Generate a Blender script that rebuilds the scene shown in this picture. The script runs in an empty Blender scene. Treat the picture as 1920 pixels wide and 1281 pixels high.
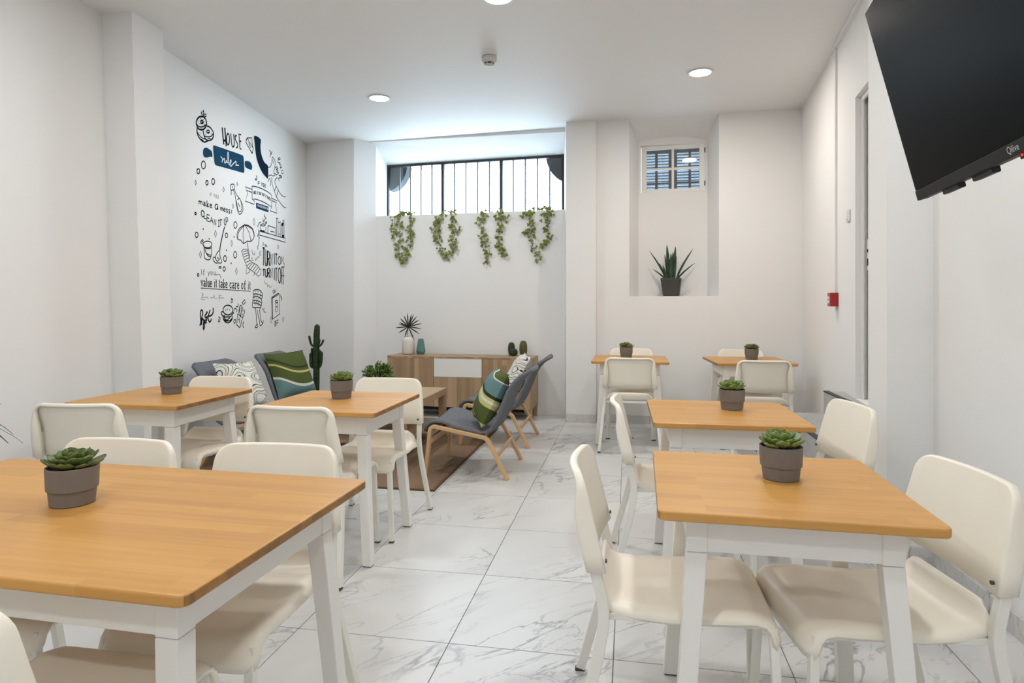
import bpy, bmesh, math, random
from mathutils import Vector, Matrix

random.seed(7)
PI = math.pi
S = bpy.context.scene
C = S.collection

# ------------------------------------------------------------------ camera
cam_d = bpy.data.cameras.new('camera')
cam_d.sensor_width = 36.0
cam_d.lens = 22.556
cam_d.shift_y = -0.0396
cam_d.clip_start = 0.02
cam = bpy.data.objects.new('camera', cam_d)
cam.location = (0, 0, 1.264)
cam.rotation_euler = (math.radians(90), 0, math.radians(10.35))
C.objects.link(cam)
S.camera = cam

# ------------------------------------------------------------------ world (overcast daylight)
W = bpy.data.worlds.new('world')
S.world = W
W.use_nodes = True
bg = W.node_tree.nodes['Background']
bg.inputs[0].default_value = (0.69, 0.87, 1.0, 1)
bg.inputs[1].default_value = 13.0

def portal(name, loc, rot, sx, sy):
    d = bpy.data.lights.new(name, 'AREA')
    d.shape = 'RECTANGLE'
    d.size, d.size_y = sx, sy
    d.cycles.is_portal = True
    o = bpy.data.objects.new(name, d)
    o.location, o.rotation_euler = loc, rot
    C.objects.link(o)
portal('window_portal', (-1.84, 7.62, 2.60), (math.radians(-90), 0, math.radians(-4.7)), 2.3, 0.8)

LAMP_WARM = (1.0, 0.925, 0.84)
LAMP_COOL = (0.96, 0.985, 1.0)
LAMP_POWER = 18.5
S.view_settings.view_transform = 'Standard'
S.view_settings.look = 'None'
S.view_settings.gamma = 1.0
S.view_settings.use_curve_mapping = False
S.view_settings.exposure = 0.04
cy = S.cycles
cy.max_bounces = 6; cy.diffuse_bounces = 5; cy.glossy_bounces = 3; cy.transmission_bounces = 3; cy.transparent_max_bounces = 8
cy.use_adaptive_sampling = True; cy.adaptive_threshold = 0.07
cy.caustics_reflective = False; cy.caustics_refractive = False
cy.sample_clamp_indirect = 8.0

# ------------------------------------------------------------------ materials
def lin(c):
    return tuple(((v / 255) / 12.92 if v / 255 <= 0.04045 else ((v / 255 + 0.055) / 1.055) ** 2.4) for v in c)

def mat(name, col, rough=0.5, spec=0.5, noise=0.0, nscale=8.0, metal=0.0, bump=0.0, bscale=200.0, coat=0.0):
    m = bpy.data.materials.new(name)
    m.use_nodes = True
    nt = m.node_tree
    b = nt.nodes['Principled BSDF']
    b.inputs['Base Color'].default_value = (*col, 1)
    b.inputs['Roughness'].default_value = rough
    b.inputs['Specular IOR Level'].default_value = spec
    b.inputs['Metallic'].default_value = metal
    b.inputs['Coat Weight'].default_value = coat
    if noise or bump:
        tc = nt.nodes.new('ShaderNodeTexCoord')
    if noise:
        n = nt.nodes.new('ShaderNodeTexNoise')
        n.inputs['Scale'].default_value = nscale
        n.inputs['Detail'].default_value = 4
        nt.links.new(tc.outputs['Object'], n.inputs['Vector'])
        r = nt.nodes.new('ShaderNodeValToRGB')
        r.color_ramp.elements[0].position = 0.3
        r.color_ramp.elements[1].position = 0.7
        r.color_ramp.elements[0].color = (*[v * (1 - noise) for v in col], 1)
        r.color_ramp.elements[1].color = (*[min(1, v * (1 + noise)) for v in col], 1)
        nt.links.new(n.outputs['Fac'], r.inputs['Fac'])
        nt.links.new(r.outputs['Color'], b.inputs['Base Color'])
    if bump:
        n2 = nt.nodes.new('ShaderNodeTexNoise')
        n2.inputs['Scale'].default_value = bscale
        nt.links.new(tc.outputs['Object'], n2.inputs['Vector'])
        bp = nt.nodes.new('ShaderNodeBump')
        bp.inputs['Strength'].default_value = bump
        bp.inputs['Distance'].default_value = 0.01
        nt.links.new(n2.outputs['Fac'], bp.inputs['Height'])
        nt.links.new(bp.outputs['Normal'], b.inputs['Normal'])
    return m

def ramp_node(nt, stops, interp='LINEAR'):
    r = nt.nodes.new('ShaderNodeValToRGB')
    cr = r.color_ramp
    cr.interpolation = interp
    while len(cr.elements) < len(stops):
        cr.elements.new(0.5)
    for e, (p, c) in zip(cr.elements, stops):
        e.position = p
        e.color = (*c, 1)
    return r

def marble(name, base=(0.655, 0.655, 0.65), vein=(0.20, 0.205, 0.215), rough=0.30, amount=1.0):
    m = bpy.data.materials.new(name)
    m.use_nodes = True
    nt = m.node_tree
    L = nt.links
    b = nt.nodes['Principled BSDF']
    b.inputs['Roughness'].default_value = rough
    g = nt.nodes.new('ShaderNodeNewGeometry')
    oi = nt.nodes.new('ShaderNodeObjectInfo')
    mul = nt.nodes.new('ShaderNodeMath'); mul.operation = 'MULTIPLY'; mul.inputs[1].default_value = 57.0
    L.new(oi.outputs['Random'], mul.inputs[0])
    add = nt.nodes.new('ShaderNodeVectorMath'); add.operation = 'ADD'
    L.new(g.outputs['Position'], add.inputs[0]); L.new(mul.outputs[0], add.inputs[1])
    rot = nt.nodes.new('ShaderNodeMapping')
    rot0 = nt.nodes.new('ShaderNodeMapping')
    rot0.inputs['Rotation'].default_value = (0, 0, -0.80)
    L.new(add.outputs[0], rot0.inputs['Vector'])
    rot.inputs['Scale'].default_value = (0.55, 1.7, 1.0)
    L.new(rot0.outputs[0], rot.inputs['Vector'])
    out = None
    for sc, wd, st, dist in ((1.25, 0.013, 0.85, 0.9), (2.6, 0.014, 0.50, 1.3)):
        n = nt.nodes.new('ShaderNodeTexNoise')
        n.inputs['Scale'].default_value = sc
        n.inputs['Detail'].default_value = 7
        n.inputs['Roughness'].default_value = 0.55
        n.inputs['Distortion'].default_value = dist
        L.new(rot.outputs[0], n.inputs['Vector'])
        s = nt.nodes.new('ShaderNodeMath'); s.operation = 'SUBTRACT'; s.inputs[1].default_value = 0.5
        L.new(n.outputs['Fac'], s.inputs[0])
        a = nt.nodes.new('ShaderNodeMath'); a.operation = 'ABSOLUTE'
        L.new(s.outputs[0], a.inputs[0])
        mr = nt.nodes.new('ShaderNodeMapRange')
        mr.inputs['From Min'].default_value = 0.0
        mr.inputs['From Max'].default_value = wd
        mr.inputs['To Min'].default_value = st * amount
        mr.inputs['To Max'].default_value = 0.0
        L.new(a.outputs[0], mr.inputs['Value'])
        # patchy veins
        p = nt.nodes.new('ShaderNodeTexNoise'); p.inputs['Scale'].default_value = 1.7
        L.new(add.outputs[0], p.inputs['Vector'])
        pm = nt.nodes.new('ShaderNodeMapRange')
        pm.inputs['From Min'].default_value = 0.42; pm.inputs['From Max'].default_value = 0.62
        L.new(p.outputs['Fac'], pm.inputs['Value'])
        q = nt.nodes.new('ShaderNodeMath'); q.operation = 'MULTIPLY'
        L.new(mr.outputs[0], q.inputs[0]); L.new(pm.outputs[0], q.inputs[1])
        if out is None:
            out = q
        else:
            mx = nt.nodes.new('ShaderNodeMath'); mx.operation = 'MAXIMUM'
            L.new(out.outputs[0], mx.inputs[0]); L.new(q.outputs[0], mx.inputs[1])
            out = mx
    cl = nt.nodes.new('ShaderNodeTexNoise'); cl.inputs['Scale'].default_value = 2.2; cl.inputs['Detail'].default_value = 3
    L.new(rot.outputs[0], cl.inputs['Vector'])
    cr = ramp_node(nt, [(0.35, tuple(v * 0.93 for v in base)), (0.6, base)])
    L.new(cl.outputs['Fac'], cr.inputs['Fac'])
    mix = nt.nodes.new('ShaderNodeMix'); mix.data_type = 'RGBA'
    L.new(out.outputs[0], mix.inputs['Factor'])
    L.new(cr.outputs['Color'], mix.inputs['A'])
    mix.inputs['B'].default_value = (*vein, 1)
    L.new(mix.outputs['Result'], b.inputs['Base Color'])
    return m

def wood(name, c1, c2, c3, stave=(0.42, 0.045), axis='x', rough=0.38, grain=1.0, coords='Object', endgrain=False):
    """staves of differing tone with fine grain; axis = direction of the grain"""
    m = bpy.data.materials.new(name)
    m.use_nodes = True
    nt = m.node_tree
    L = nt.links
    b = nt.nodes['Principled BSDF']
    b.inputs['Roughness'].default_value = rough
    tc = nt.nodes.new('ShaderNodeTexCoord')
    oi = nt.nodes.new('ShaderNodeObjectInfo')
    mul = nt.nodes.new('ShaderNodeMath'); mul.operation = 'MULTIPLY'; mul.inputs[1].default_value = 13.0
    L.new(oi.outputs['Random'], mul.inputs[0])
    add = nt.nodes.new('ShaderNodeVectorMath'); add.operation = 'ADD'
    L.new(tc.outputs[coords], add.inputs[0]); L.new(mul.outputs[0], add.inputs[1])
    mp = nt.nodes.new('ShaderNodeMapping')
    if axis == 'z':
        mp.inputs['Rotation'].default_value = (0, PI / 2, 0)
    elif axis == 'y':
        mp.inputs['Rotation'].default_value = (0, 0, PI / 2)
    L.new(add.outputs[0], mp.inputs['Vector'])
    if axis == 'z':
        # cabinet fronts: grain runs up, staves side by side along x and y
        sx = nt.nodes.new('ShaderNodeSeparateXYZ'); L.new(add.outputs[0], sx.inputs[0])
        sm = nt.nodes.new('ShaderNodeMath'); sm.operation = 'ADD'
        L.new(sx.outputs['X'], sm.inputs[0]); L.new(sx.outputs['Y'], sm.inputs[1])
        cx = nt.nodes.new('ShaderNodeCombineXYZ')
        L.new(sx.outputs['Z'], cx.inputs['X']); L.new(sm.outputs[0], cx.inputs['Y'])
        vec = cx
    else:
        vec = mp
    br = nt.nodes.new('ShaderNodeTexBrick')
    br.inputs['Color1'].default_value = (0, 0, 0, 1)
    br.inputs['Color2'].default_value = (1, 1, 1, 1)
    br.inputs['Mortar'].default_value = (0.5, 0.5, 0.5, 1)
    br.inputs['Scale'].default_value = 1.0
    br.inputs['Mortar Size'].default_value = 0.0
    br.inputs['Brick Width'].default_value = stave[0]
    br.inputs['Row Height'].default_value = stave[1]
    br.offset = 0.37
    L.new(vec.outputs[0], br.inputs['Vector'])
    gm = nt.nodes.new('ShaderNodeMapping')
    gm.inputs['Scale'].default_value = (2.2, 55.0, 55.0)
    L.new(vec.outputs[0], gm.inputs['Vector'])
    n = nt.nodes.new('ShaderNodeTexNoise')
    n.inputs['Scale'].default_value = 1.0
    n.inputs['Detail'].default_value = 5
    n.inputs['Distortion'].default_value = 0.4
    L.new(gm.outputs[0], n.inputs['Vector'])
    cr = ramp_node(nt, [(0.0, c1), (0.5, c2), (1.0, c3)])
    mixf = nt.nodes.new('ShaderNodeMix'); mixf.data_type = 'FLOAT'
    mixf.inputs['Factor'].default_value = 0.38 * grain
    L.new(br.outputs['Color'], mixf.inputs['A']); L.new(n.outputs['Fac'], mixf.inputs['B'])
    L.new(mixf.outputs['Result'], cr.inputs['Fac'])
    if endgrain:
        sn = nt.nodes.new('ShaderNodeSeparateXYZ'); L.new(tc.outputs['Normal'], sn.inputs[0])
        ab = nt.nodes.new('ShaderNodeMath'); ab.operation = 'ABSOLUTE'; L.new(sn.outputs['X'], ab.inputs[0])
        er = nt.nodes.new('ShaderNodeMapRange'); er.inputs['From Min'].default_value = 0.6; er.inputs['From Max'].default_value = 0.9
        L.new(ab.outputs[0], er.inputs['Value'])
        em = nt.nodes.new('ShaderNodeMix'); em.data_type = 'RGBA'
        er2 = ramp_node(nt, [(0.25, tuple(v * 0.42 for v in c1)), (0.75, tuple(v * 0.85 for v in c1))])
        L.new(mixf.outputs['Result'], er2.inputs['Fac'])
        L.new(er.outputs[0], em.inputs['Factor']); L.new(cr.outputs['Color'], em.inputs['A']); L.new(er2.outputs['Color'], em.inputs['B'])
        L.new(em.outputs['Result'], b.inputs['Base Color'])
    else:
        L.new(cr.outputs['Color'], b.inputs['Base Color'])
    return m

def emit(name, col, strength):
    m = bpy.data.materials.new(name)
    m.use_nodes = True
    nt = m.node_tree
    nt.nodes.clear()
    e = nt.nodes.new('ShaderNodeEmission')
    e.inputs[0].default_value = (*col, 1)
    e.inputs[1].default_value = strength
    o = nt.nodes.new('ShaderNodeOutputMaterial')
    nt.links.new(e.outputs[0], o.inputs[0])
    return m

def glass(name, tint=(0.97, 0.985, 1.0), refl=0.06):
    m = bpy.data.materials.new(name)
    m.use_nodes = True
    nt = m.node_tree
    nt.nodes.clear()
    t = nt.nodes.new('ShaderNodeBsdfTransparent'); t.inputs[0].default_value = (*tint, 1)
    g = nt.nodes.new('ShaderNodeBsdfGlossy'); g.inputs['Roughness'].default_value = 0.02
    x = nt.nodes.new('ShaderNodeMixShader'); x.inputs[0].default_value = refl
    o = nt.nodes.new('ShaderNodeOutputMaterial')
    nt.links.new(t.outputs[0], x.inputs[1]); nt.links.new(g.outputs[0], x.inputs[2])
    nt.links.new(x.outputs[0], o.inputs[0])
    return m

M = {}
M['wall'] = mat('wall_paint', (0.80, 0.795, 0.785), 0.75, 0.2, bump=0.05, bscale=90)
M['ceiling'] = mat('ceiling_paint', (0.80, 0.797, 0.79), 0.6, 0.25)
M['trim'] = mat('trim_paint', (0.80, 0.79, 0.77), 0.4, 0.4)
M['grout'] = mat('grout', (0.20, 0.19, 0.18), 0.9)
M['tile'] = marble('marble_tile')
M['skirting'] = marble('marble_skirting', base=(0.62, 0.60, 0.58), vein=(0.25, 0.25, 0.25), rough=0.25)
M['step'] = marble('marble_step', base=(0.40, 0.40, 0.40), vein=(0.25, 0.25, 0.26), rough=0.3)
M['nosing'] = mat('black_nosing', (0.012, 0.012, 0.012), 0.5, noise=0.2)
M['tabletop'] = wood('beech_staves', (0.44, 0.205, 0.048), (0.56, 0.280, 0.068), (0.67, 0.36, 0.100), (0.47, 0.046), 'x', 0.40, grain=1.75, endgrain=True)
M['table_white'] = mat('table_paint', (0.82, 0.80, 0.76), 0.35, 0.4, noise=0.01)
M['plastic'] = mat('cream_plastic', (0.88, 0.825, 0.71), 0.36, 0.4, noise=0.012)
M['steel_white'] = mat('powder_coat', (0.80, 0.78, 0.72), 0.4, 0.4, noise=0.012)
M['glide'] = mat('foot_glide', (0.05, 0.048, 0.045), 0.6, noise=0.1)
M['screw'] = mat('screw_metal', (0.12, 0.12, 0.12), 0.35, metal=0.8, noise=0.05)
M['birch'] = wood('birch_frame', (0.55, 0.34, 0.165), (0.62, 0.40, 0.21), (0.69, 0.47, 0.26), (2.0, 0.02), 'x', 0.42)
M['fabric'] = mat('grey_fabric', (0.16, 0.168, 0.185), 0.92, 0.1, noise=0.12, nscale=60, bump=0.25, bscale=500)
M['oak'] = wood('oak_striped', (0.25, 0.155, 0.082), (0.385, 0.255, 0.148), (0.53, 0.375, 0.235), (3.0, 0.050), 'z', 0.5)
M['oak_y'] = wood('oak_coffee', (0.30, 0.20, 0.115), (0.38, 0.26, 0.155), (0.46, 0.33, 0.20), (3.0, 0.07), 'y', 0.5)
M['drawer_white'] = mat('drawer_lacquer', (0.80, 0.80, 0.77), 0.3, 0.4, noise=0.01)
M['rug'] = mat('jute_rug', (0.265, 0.180, 0.118), 0.95, 0.1, noise=0.22, nscale=160, bump=0.6, bscale=350)
M['rug_edge'] = mat('rug_border', (0.14, 0.088, 0.055), 0.95, 0.1, noise=0.15, nscale=120)
M['pot'] = mat('taupe_pot', (0.185, 0.168, 0.155), 0.6, 0.35, noise=0.06)
M['dark_pot'] = mat('charcoal_pot', (0.055, 0.052, 0.050), 0.6, 0.35, noise=0.06)
M['soil'] = mat('soil', (0.03, 0.022, 0.015), 0.95, noise=0.4, nscale=60)
M['succulent'] = mat('succulent_green', (0.185, 0.255, 0.065), 0.42, 0.4, noise=0.35, nscale=14)
M['succulent_dark'] = mat('succulent_dark', (0.115, 0.150, 0.042), 0.42, 0.4, noise=0.4, nscale=14)
M['ivy'] = mat('ivy_leaf', (0.145, 0.175, 0.030), 0.55, 0.3, noise=0.55, nscale=30)
M['ivy_pale'] = mat('ivy_variegation', (0.50, 0.50, 0.22), 0.55, 0.3, noise=0.2, nscale=30)
M['stem'] = mat('ivy_stem', (0.06, 0.045, 0.03), 0.7, noise=0.2)
M['snake'] = mat('snake_leaf', (0.022, 0.050, 0.022), 0.45, 0.4, noise=0.5, nscale=20)
M['cactus'] = mat('cactus_green', (0.020, 0.042, 0.014), 0.6, 0.3, noise=0.4, nscale=25)
M['ball_cactus'] = mat('ball_cactus_green', (0.030, 0.050, 0.022), 0.6, 0.3, noise=0.4, nscale=40)
M['tan_cactus'] = mat('ribbed_cactus_olive', (0.105, 0.098, 0.040), 0.6, 0.3, noise=0.4, nscale=40)
M['bush'] = mat('bush_leaf', (0.125, 0.225, 0.050), 0.5, 0.35, noise=0.5, nscale=20)
M['fan'] = mat('fan_leaf', (0.028, 0.028, 0.012), 0.6, 0.3, noise=0.5, nscale=10)
M['white_vase'] = mat('white_ceramic', (0.72, 0.68, 0.62), 0.45, 0.4, noise=0.03)
M['teal_vase'] = mat('teal_ceramic', (0.095, 0.205, 0.180), 0.4, 0.45, noise=0.08)
M['tv_black'] = mat('tv_casing', (0.010, 0.0095, 0.009), 0.5, 0.15, noise=0.1)
M['tv_screen'] = mat('tv_screen', (0.008, 0.0085, 0.0085), 0.35, 0.01, noise=0.02, nscale=2)
M['tv_trim'] = mat('tv_trim', (0.020, 0.018, 0.016), 0.5, 0.08, noise=0.05)
M['logo'] = mat('logo_print', (0.55, 0.55, 0.55), 0.5, noise=0.02)
M['led'] = emit('standby_led', (1, 0.03, 0.02), 1.5)
M['iron'] = mat('dark_iron', (0.020, 0.022, 0.024), 0.55, 0.4, noise=0.2)
M['iron_thin'] = mat('glazing_bar', (0.10, 0.11, 0.12), 0.5, 0.4, noise=0.1)
M['glass'] = glass('window_glass')
M['glass_shiny'] = glass('sash_glass', (0.92, 0.95, 0.98), 0.16)
M['masonry'] = mat('outside_masonry', (0.030, 0.033, 0.036), 0.9, noise=0.2)
M['shutter'] = mat('shutter_blue', (0.30, 0.37, 0.42), 0.6, noise=0.25, nscale=12)
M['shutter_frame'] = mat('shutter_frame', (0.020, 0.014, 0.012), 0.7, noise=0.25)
M['red'] = mat('alarm_red', (0.36, 0.008, 0.012), 0.4, 0.5, noise=0.03)
M['white_plastic'] = mat('white_plastic', (0.78, 0.77, 0.74), 0.4, 0.4, noise=0.01)
M['grey_plastic'] = mat('detector_grey', (0.52, 0.51, 0.49), 0.5, 0.4, noise=0.02)
M['black'] = mat('black_slot', (0.005, 0.005, 0.005), 0.6, noise=0.1)
M['diffuser'] = emit('lamp_diffuser', (1.0, 0.92, 0.82), 6.0)
M['door'] = mat('door_paint', (0.62, 0.60, 0.57), 0.4, 0.4, noise=0.02)
M['ink0'] = mat('mural_charcoal', (0.012, 0.019, 0.028), 0.95, 0.0, noise=0.15)
M['ink1'] = mat('mural_blue', (0.017, 0.064, 0.120), 0.95, 0.0, noise=0.12, nscale=2)
M['ink2'] = mat('mural_white', (0.75, 0.77, 0.78), 0.6, noise=0.02)
M['ink3'] = mat('mural_navy', (0.010, 0.026, 0.046), 0.95, 0.0, noise=0.12, nscale=2)
M['ink4'] = mat('mural_pale_grey', (0.22, 0.24, 0.26), 0.6, noise=0.1)

def cushion_mat(name, kind):
    m = bpy.data.materials.new(name)
    m.use_nodes = True
    nt = m.node_tree
    L = nt.links
    b = nt.nodes['Principled BSDF']
    b.inputs['Roughness'].default_value = 0.9
    b.inputs['Specular IOR Level'].default_value = 0.1
    tc = nt.nodes.new('ShaderNodeTexCoord')
    sx = nt.nodes.new('ShaderNodeSeparateXYZ')
    L.new(tc.outputs['Object'], sx.inputs[0])
    if kind in ('green', 'stripes'):
        # big sweeping printed bands across the cushion
        x2 = nt.nodes.new('ShaderNodeMath'); x2.operation = 'MULTIPLY'
        L.new(sx.outputs['X'], x2.inputs[0]); L.new(sx.outputs['X'], x2.inputs[1])
        k = nt.nodes.new('ShaderNodeMath'); k.operation = 'MULTIPLY_ADD'
        k.inputs[1].default_value = -1.6 if kind == 'green' else -0.5
        L.new(x2.outputs[0], k.inputs[0]); L.new(sx.outputs['Y'], k.inputs[2])
        t = nt.nodes.new('ShaderNodeMath'); t.operation = 'MULTIPLY_ADD'
        t.inputs[1].default_value = 0.22
        L.new(sx.outputs['X'], t.inputs[0]); L.new(k.outputs[0], t.inputs[2])
        mr = nt.nodes.new('ShaderNodeMapRange')
        mr.inputs['From Min'].default_value = -0.25; mr.inputs['From Max'].default_value = 0.22
        L.new(t.outputs[0], mr.inputs['Value'])
        ol, dk, yl, tl, wh = (0.080, 0.105, 0.032), (0.030, 0.042, 0.020), (0.50, 0.47, 0.18), (0.135, 0.235, 0.235), (0.62, 0.62, 0.56)
        if kind == 'stripes':
            stops = [(0.0, ol), (0.13, yl), (0.19, ol), (0.43, yl), (0.50, wh), (0.54, yl), (0.58, dk), (0.63, tl), (0.86, wh), (0.88, ol)]
        else:
            stops = [(0.0, tl), (0.22, wh), (0.27, ol), (0.50, yl), (0.54, ol), (0.60, dk), (0.64, ol), (0.98, dk)]
        r = ramp_node(nt, stops, 'CONSTANT')
        L.new(mr.outputs[0], r.inputs['Fac'])
    else:
        n = nt.nodes.new('ShaderNodeTexNoise'); n.inputs['Scale'].default_value = 4.5; n.inputs['Detail'].default_value = 0.5
        L.new(tc.outputs['Object'], n.inputs['Vector'])
        k = nt.nodes.new('ShaderNodeMath'); k.operation = 'MULTIPLY'; k.inputs[1].default_value = 9.0
        L.new(n.outputs['Fac'], k.inputs[0])
        f = nt.nodes.new('ShaderNodeMath'); f.operation = 'FRACT'
        L.new(k.outputs[0], f.inputs[0])
        wh = (0.72, 0.71, 0.67)
        r = ramp_node(nt, [(0.0, wh), (0.34, (0.05, 0.06, 0.06)), (0.46, wh), (0.62, (0.50, 0.46, 0.10)), (0.70, wh), (0.78, (0.16, 0.20, 0.25)), (0.88, wh)], 'CONSTANT')
        L.new(f.outputs[0], r.inputs['Fac'])
    L.new(r.outputs['Color'], b.inputs['Base Color'])
    return m
M['cushion_green'] = cushion_mat('green_banded_print', 'green')
M['cushion_stripes'] = cushion_mat('green_striped_print', 'stripes')
M['cushion_white'] = cushion_mat('white_swirl_print', 'white')

# ------------------------------------------------------------------ helpers
class MB:
    """collects vertices and faces of one mesh"""
    def __init__(self):
        self.v, self.f = [], []
    def add(self, vs, fs):
        n = len(self.v)
        self.v += [tuple(p) for p in vs]
        self.f += [tuple(i + n for i in q) for q in fs]
        return self
    def box(self, x0, x1, y0, y1, z0, z1):
        return self.hexa([(x0, y0), (x1, y0), (x1, y1), (x0, y1)], z0, z1)
    def hexa(self, poly, z0, z1, top=None):
        n = len(poly)
        top = top or poly
        area = sum(poly[i][0] * poly[(i + 1) % n][1] - poly[(i + 1) % n][0] * poly[i][1] for i in range(n))
        if area < 0:
            poly, top = poly[::-1], top[::-1]
        vs = [(x, y, z0) for x, y in poly] + [(x, y, z1) for x, y in top]
        fs = [tuple(range(n - 1, -1, -1)), tuple(range(n, 2 * n))]
        fs += [(i, (i + 1) % n, n + (i + 1) % n, n + i) for i in range(n)]
        return self.add(vs, fs)
    def sweep(self, path, a, b, side=(1, 0, 0), n=4, caps=True):
        """rectangular (n = 4) or round section, half sizes a (along side) and b; a, b may be lists"""
        P = [Vector(p) for p in path]
        side = Vector(side).normalized()
        rings = []
        for i, p in enumerate(P):
            t = (P[min(i + 1, len(P) - 1)] - P[max(i - 1, 0)]).normalized()
            s = (side - t * side.dot(t))
            s = s.normalized() if s.length > 1e-4 else Vector((0, 1, 0))
            u = t.cross(s)
            aa = a[i] if isinstance(a, (list, tuple)) else a
            bb = b[i] if isinstance(b, (list, tuple)) else b
            if n == 4:
                ring = [p + s * aa * q[0] + u * bb * q[1] for q in ((-1, -1), (1, -1), (1, 1), (-1, 1))]
            else:
                ring = [p + s * aa * math.cos(2 * PI * k / n) + u * bb * math.sin(2 * PI * k / n) for k in range(n)]
            rings.append(ring)
        m = len(rings[0])
        vs = [v for r in rings for v in r]
        fs = []
        for i in range(len(rings) - 1):
            for k in range(m):
                fs.append((i * m + k, i * m + (k + 1) % m, (i + 1) * m + (k + 1) % m, (i + 1) * m + k))
        if caps:
            fs.append(tuple(range(m - 1, -1, -1)))
            fs.append(tuple((len(rings) - 1) * m + k for k in range(m)))
        return self.add(vs, fs)
    def lathe(self, prof, n=24, cx=0, cy=0, lobes=0, depth=0.0, sx=1.0, sy=1.0):
        vs, fs = [], []
        for r, z in prof:
            for k in range(n):
                a = 2 * PI * k / n
                rr = r * (1 - depth * (0.5 - 0.5 * math.cos(lobes * a))) if lobes else r
                vs.append((cx + rr * math.cos(a) * sx, cy + rr * math.sin(a) * sy, z))
        for i in range(len(prof) - 1):
            for k in range(n):
                fs.append((i * n + k, i * n + (k + 1) % n, (i + 1) * n + (k + 1) % n, (i + 1) * n + k))
        fs.append(tuple(range(n - 1, -1, -1)))
        fs.append(tuple((len(prof) - 1) * n + k for k in range(n)))
        return self.add(vs, fs)
    def grid(self, rows):
        m = len(rows[0])
        vs = [p for r in rows for p in r]
        fs = [(i * m + k, i * m + k + 1, (i + 1) * m + k + 1, (i + 1) * m + k) for i in range(len(rows) - 1) for k in range(m - 1)]
        return self.add(vs, fs)
    def mesh(self, name, material, smooth=False):
        me = bpy.data.meshes.new(name)
        me.from_pydata(self.v, [], self.f)
        me.update()
        if smooth:
            me.polygons.foreach_set('use_smooth', [True] * len(me.polygons))
        me.materials.append(material)
        return me
    def build(self, name, material, parent=None, smooth=False, bevel=0.0, seg=2, solid=0.0, subsurf=0, auto=None):
        o = bpy.data.objects.new(name, self.mesh(name, material, smooth))
        C.objects.link(o)
        o.parent = parent
        if solid:
            md = o.modifiers.new('thickness', 'SOLIDIFY'); md.thickness = solid; md.offset = 0
        if bevel:
            md = o.modifiers.new('bevel', 'BEVEL'); md.width = bevel; md.segments = seg; md.limit_method = 'ANGLE'
            md.angle_limit = math.radians(35)
        if subsurf:
            md = o.modifiers.new('subsurf', 'SUBSURF'); md.levels = subsurf; md.render_levels = subsurf
        return o

def tag(o, label, cat, group=None):
    o['label'] = label
    o['category'] = cat
    if group:
        o['group'] = group
    return o

def thing(name, label, cat, loc=(0, 0, 0), rz=0.0, group=None):
    o = bpy.data.objects.new(name, None)
    o.empty_display_size = 0.1
    C.objects.link(o)
    o.location = loc
    o.rotation_euler = (0, 0, rz)
    return tag(o, label, cat, group)

def struct(o):
    o['kind'] = 'structure'
    return o

def dup(root, loc, rz, label, group=None):
    r = root.copy(); C.objects.link(r)
    r.location = loc; r.rotation_euler = (0, 0, rz)
    r['label'] = label
    if group:
        r['group'] = group
    for ch in list(root.children):
        c = ch.copy(); C.objects.link(c); c.parent = r
        for g in list(ch.children):
            d = g.copy(); C.objects.link(d); d.parent = c
    return r

def fillet(pts, r, n=4):
    """rounds the inner corners of a 3-D polyline"""
    P = [Vector(p) for p in pts]
    out = [P[0]]
    for i in range(1, len(P) - 1):
        a, b, c = P[i - 1], P[i], P[i + 1]
        ra = min(r, (b - a).length * 0.45, (c - b).length * 0.45)
        p0 = b + (a - b).normalized() * ra
        p1 = b + (c - b).normalized() * ra
        for k in range(n + 1):
            t = k / n
            out.append(p0 * (1 - t) ** 2 + b * 2 * t * (1 - t) + p1 * t * t)
    out.append(P[-1])
    return out

# ------------------------------------------------------------------ the setting
ZC = 3.14
ZT = 3.4
def lw(y): return -3.40 - 0.1394 * (y - 4.205)          # mural wall
def bw(x): return 6.74 - 0.0524 * x                      # right part of the back wall
def dw(y): return 1.427 + 0.098 * (y - 4.32)             # wall with the door

fl = MB().box(-4.3, 2.1, -2.9, 7.9, -0.06, -0.003).build('floor', M['grout'])
struct(fl)
tile_me = MB().box(-0.2981, 0.2981, -0.2981, 0.2981, -0.012, 0.0).mesh('tile', M['tile'])
for i in range(-6, 4):
    for j in range(-9, 9):
        t = bpy.data.objects.new('tile', tile_me)
        C.objects.link(t)
        t.parent = fl
        t.location = (-0.655 + 0.6 * i + 0.3, 2.288 + 0.6 * j + 0.3, random.uniform(-0.0003, 0.0))
ceil_o = struct(MB().hexa([(-4.3, -2.9), (2.1, -2.9), (2.1, 6.80), (-0.66, 6.94), (-3.05, 7.13), (-4.3, 7.23)], ZC, ZT).build('ceiling', M['ceiling']))

# left side
struct(MB().hexa([(lw(3.7), 3.7), (lw(7.6), 7.6), (-4.3, 7.6), (-4.3, 3.7)], 0, ZT).build('wall_left', M['wall']))
struct(MB().hexa([(-3.70, 3.64), (-3.060, 3.64), (-3.085, 3.95), (-3.70, 3.95)], 0, ZC + 0.05,
                 [(-3.70, 3.64), (-3.168, 3.64), (-3.190, 3.95), (-3.70, 3.95)]).build('wall_left_pier', M['wall']))
struct(MB().hexa([(-3.27, 3.66), (-3.27, -2.9), (-4.3, -2.9), (-4.3, 3.66)], 0, ZC + 0.05,
                 [(-3.387, 3.66), (-3.387, -2.9), (-4.3, -2.9), (-4.3, 3.66)]).build('wall_left_front', M['wall']))
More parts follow.
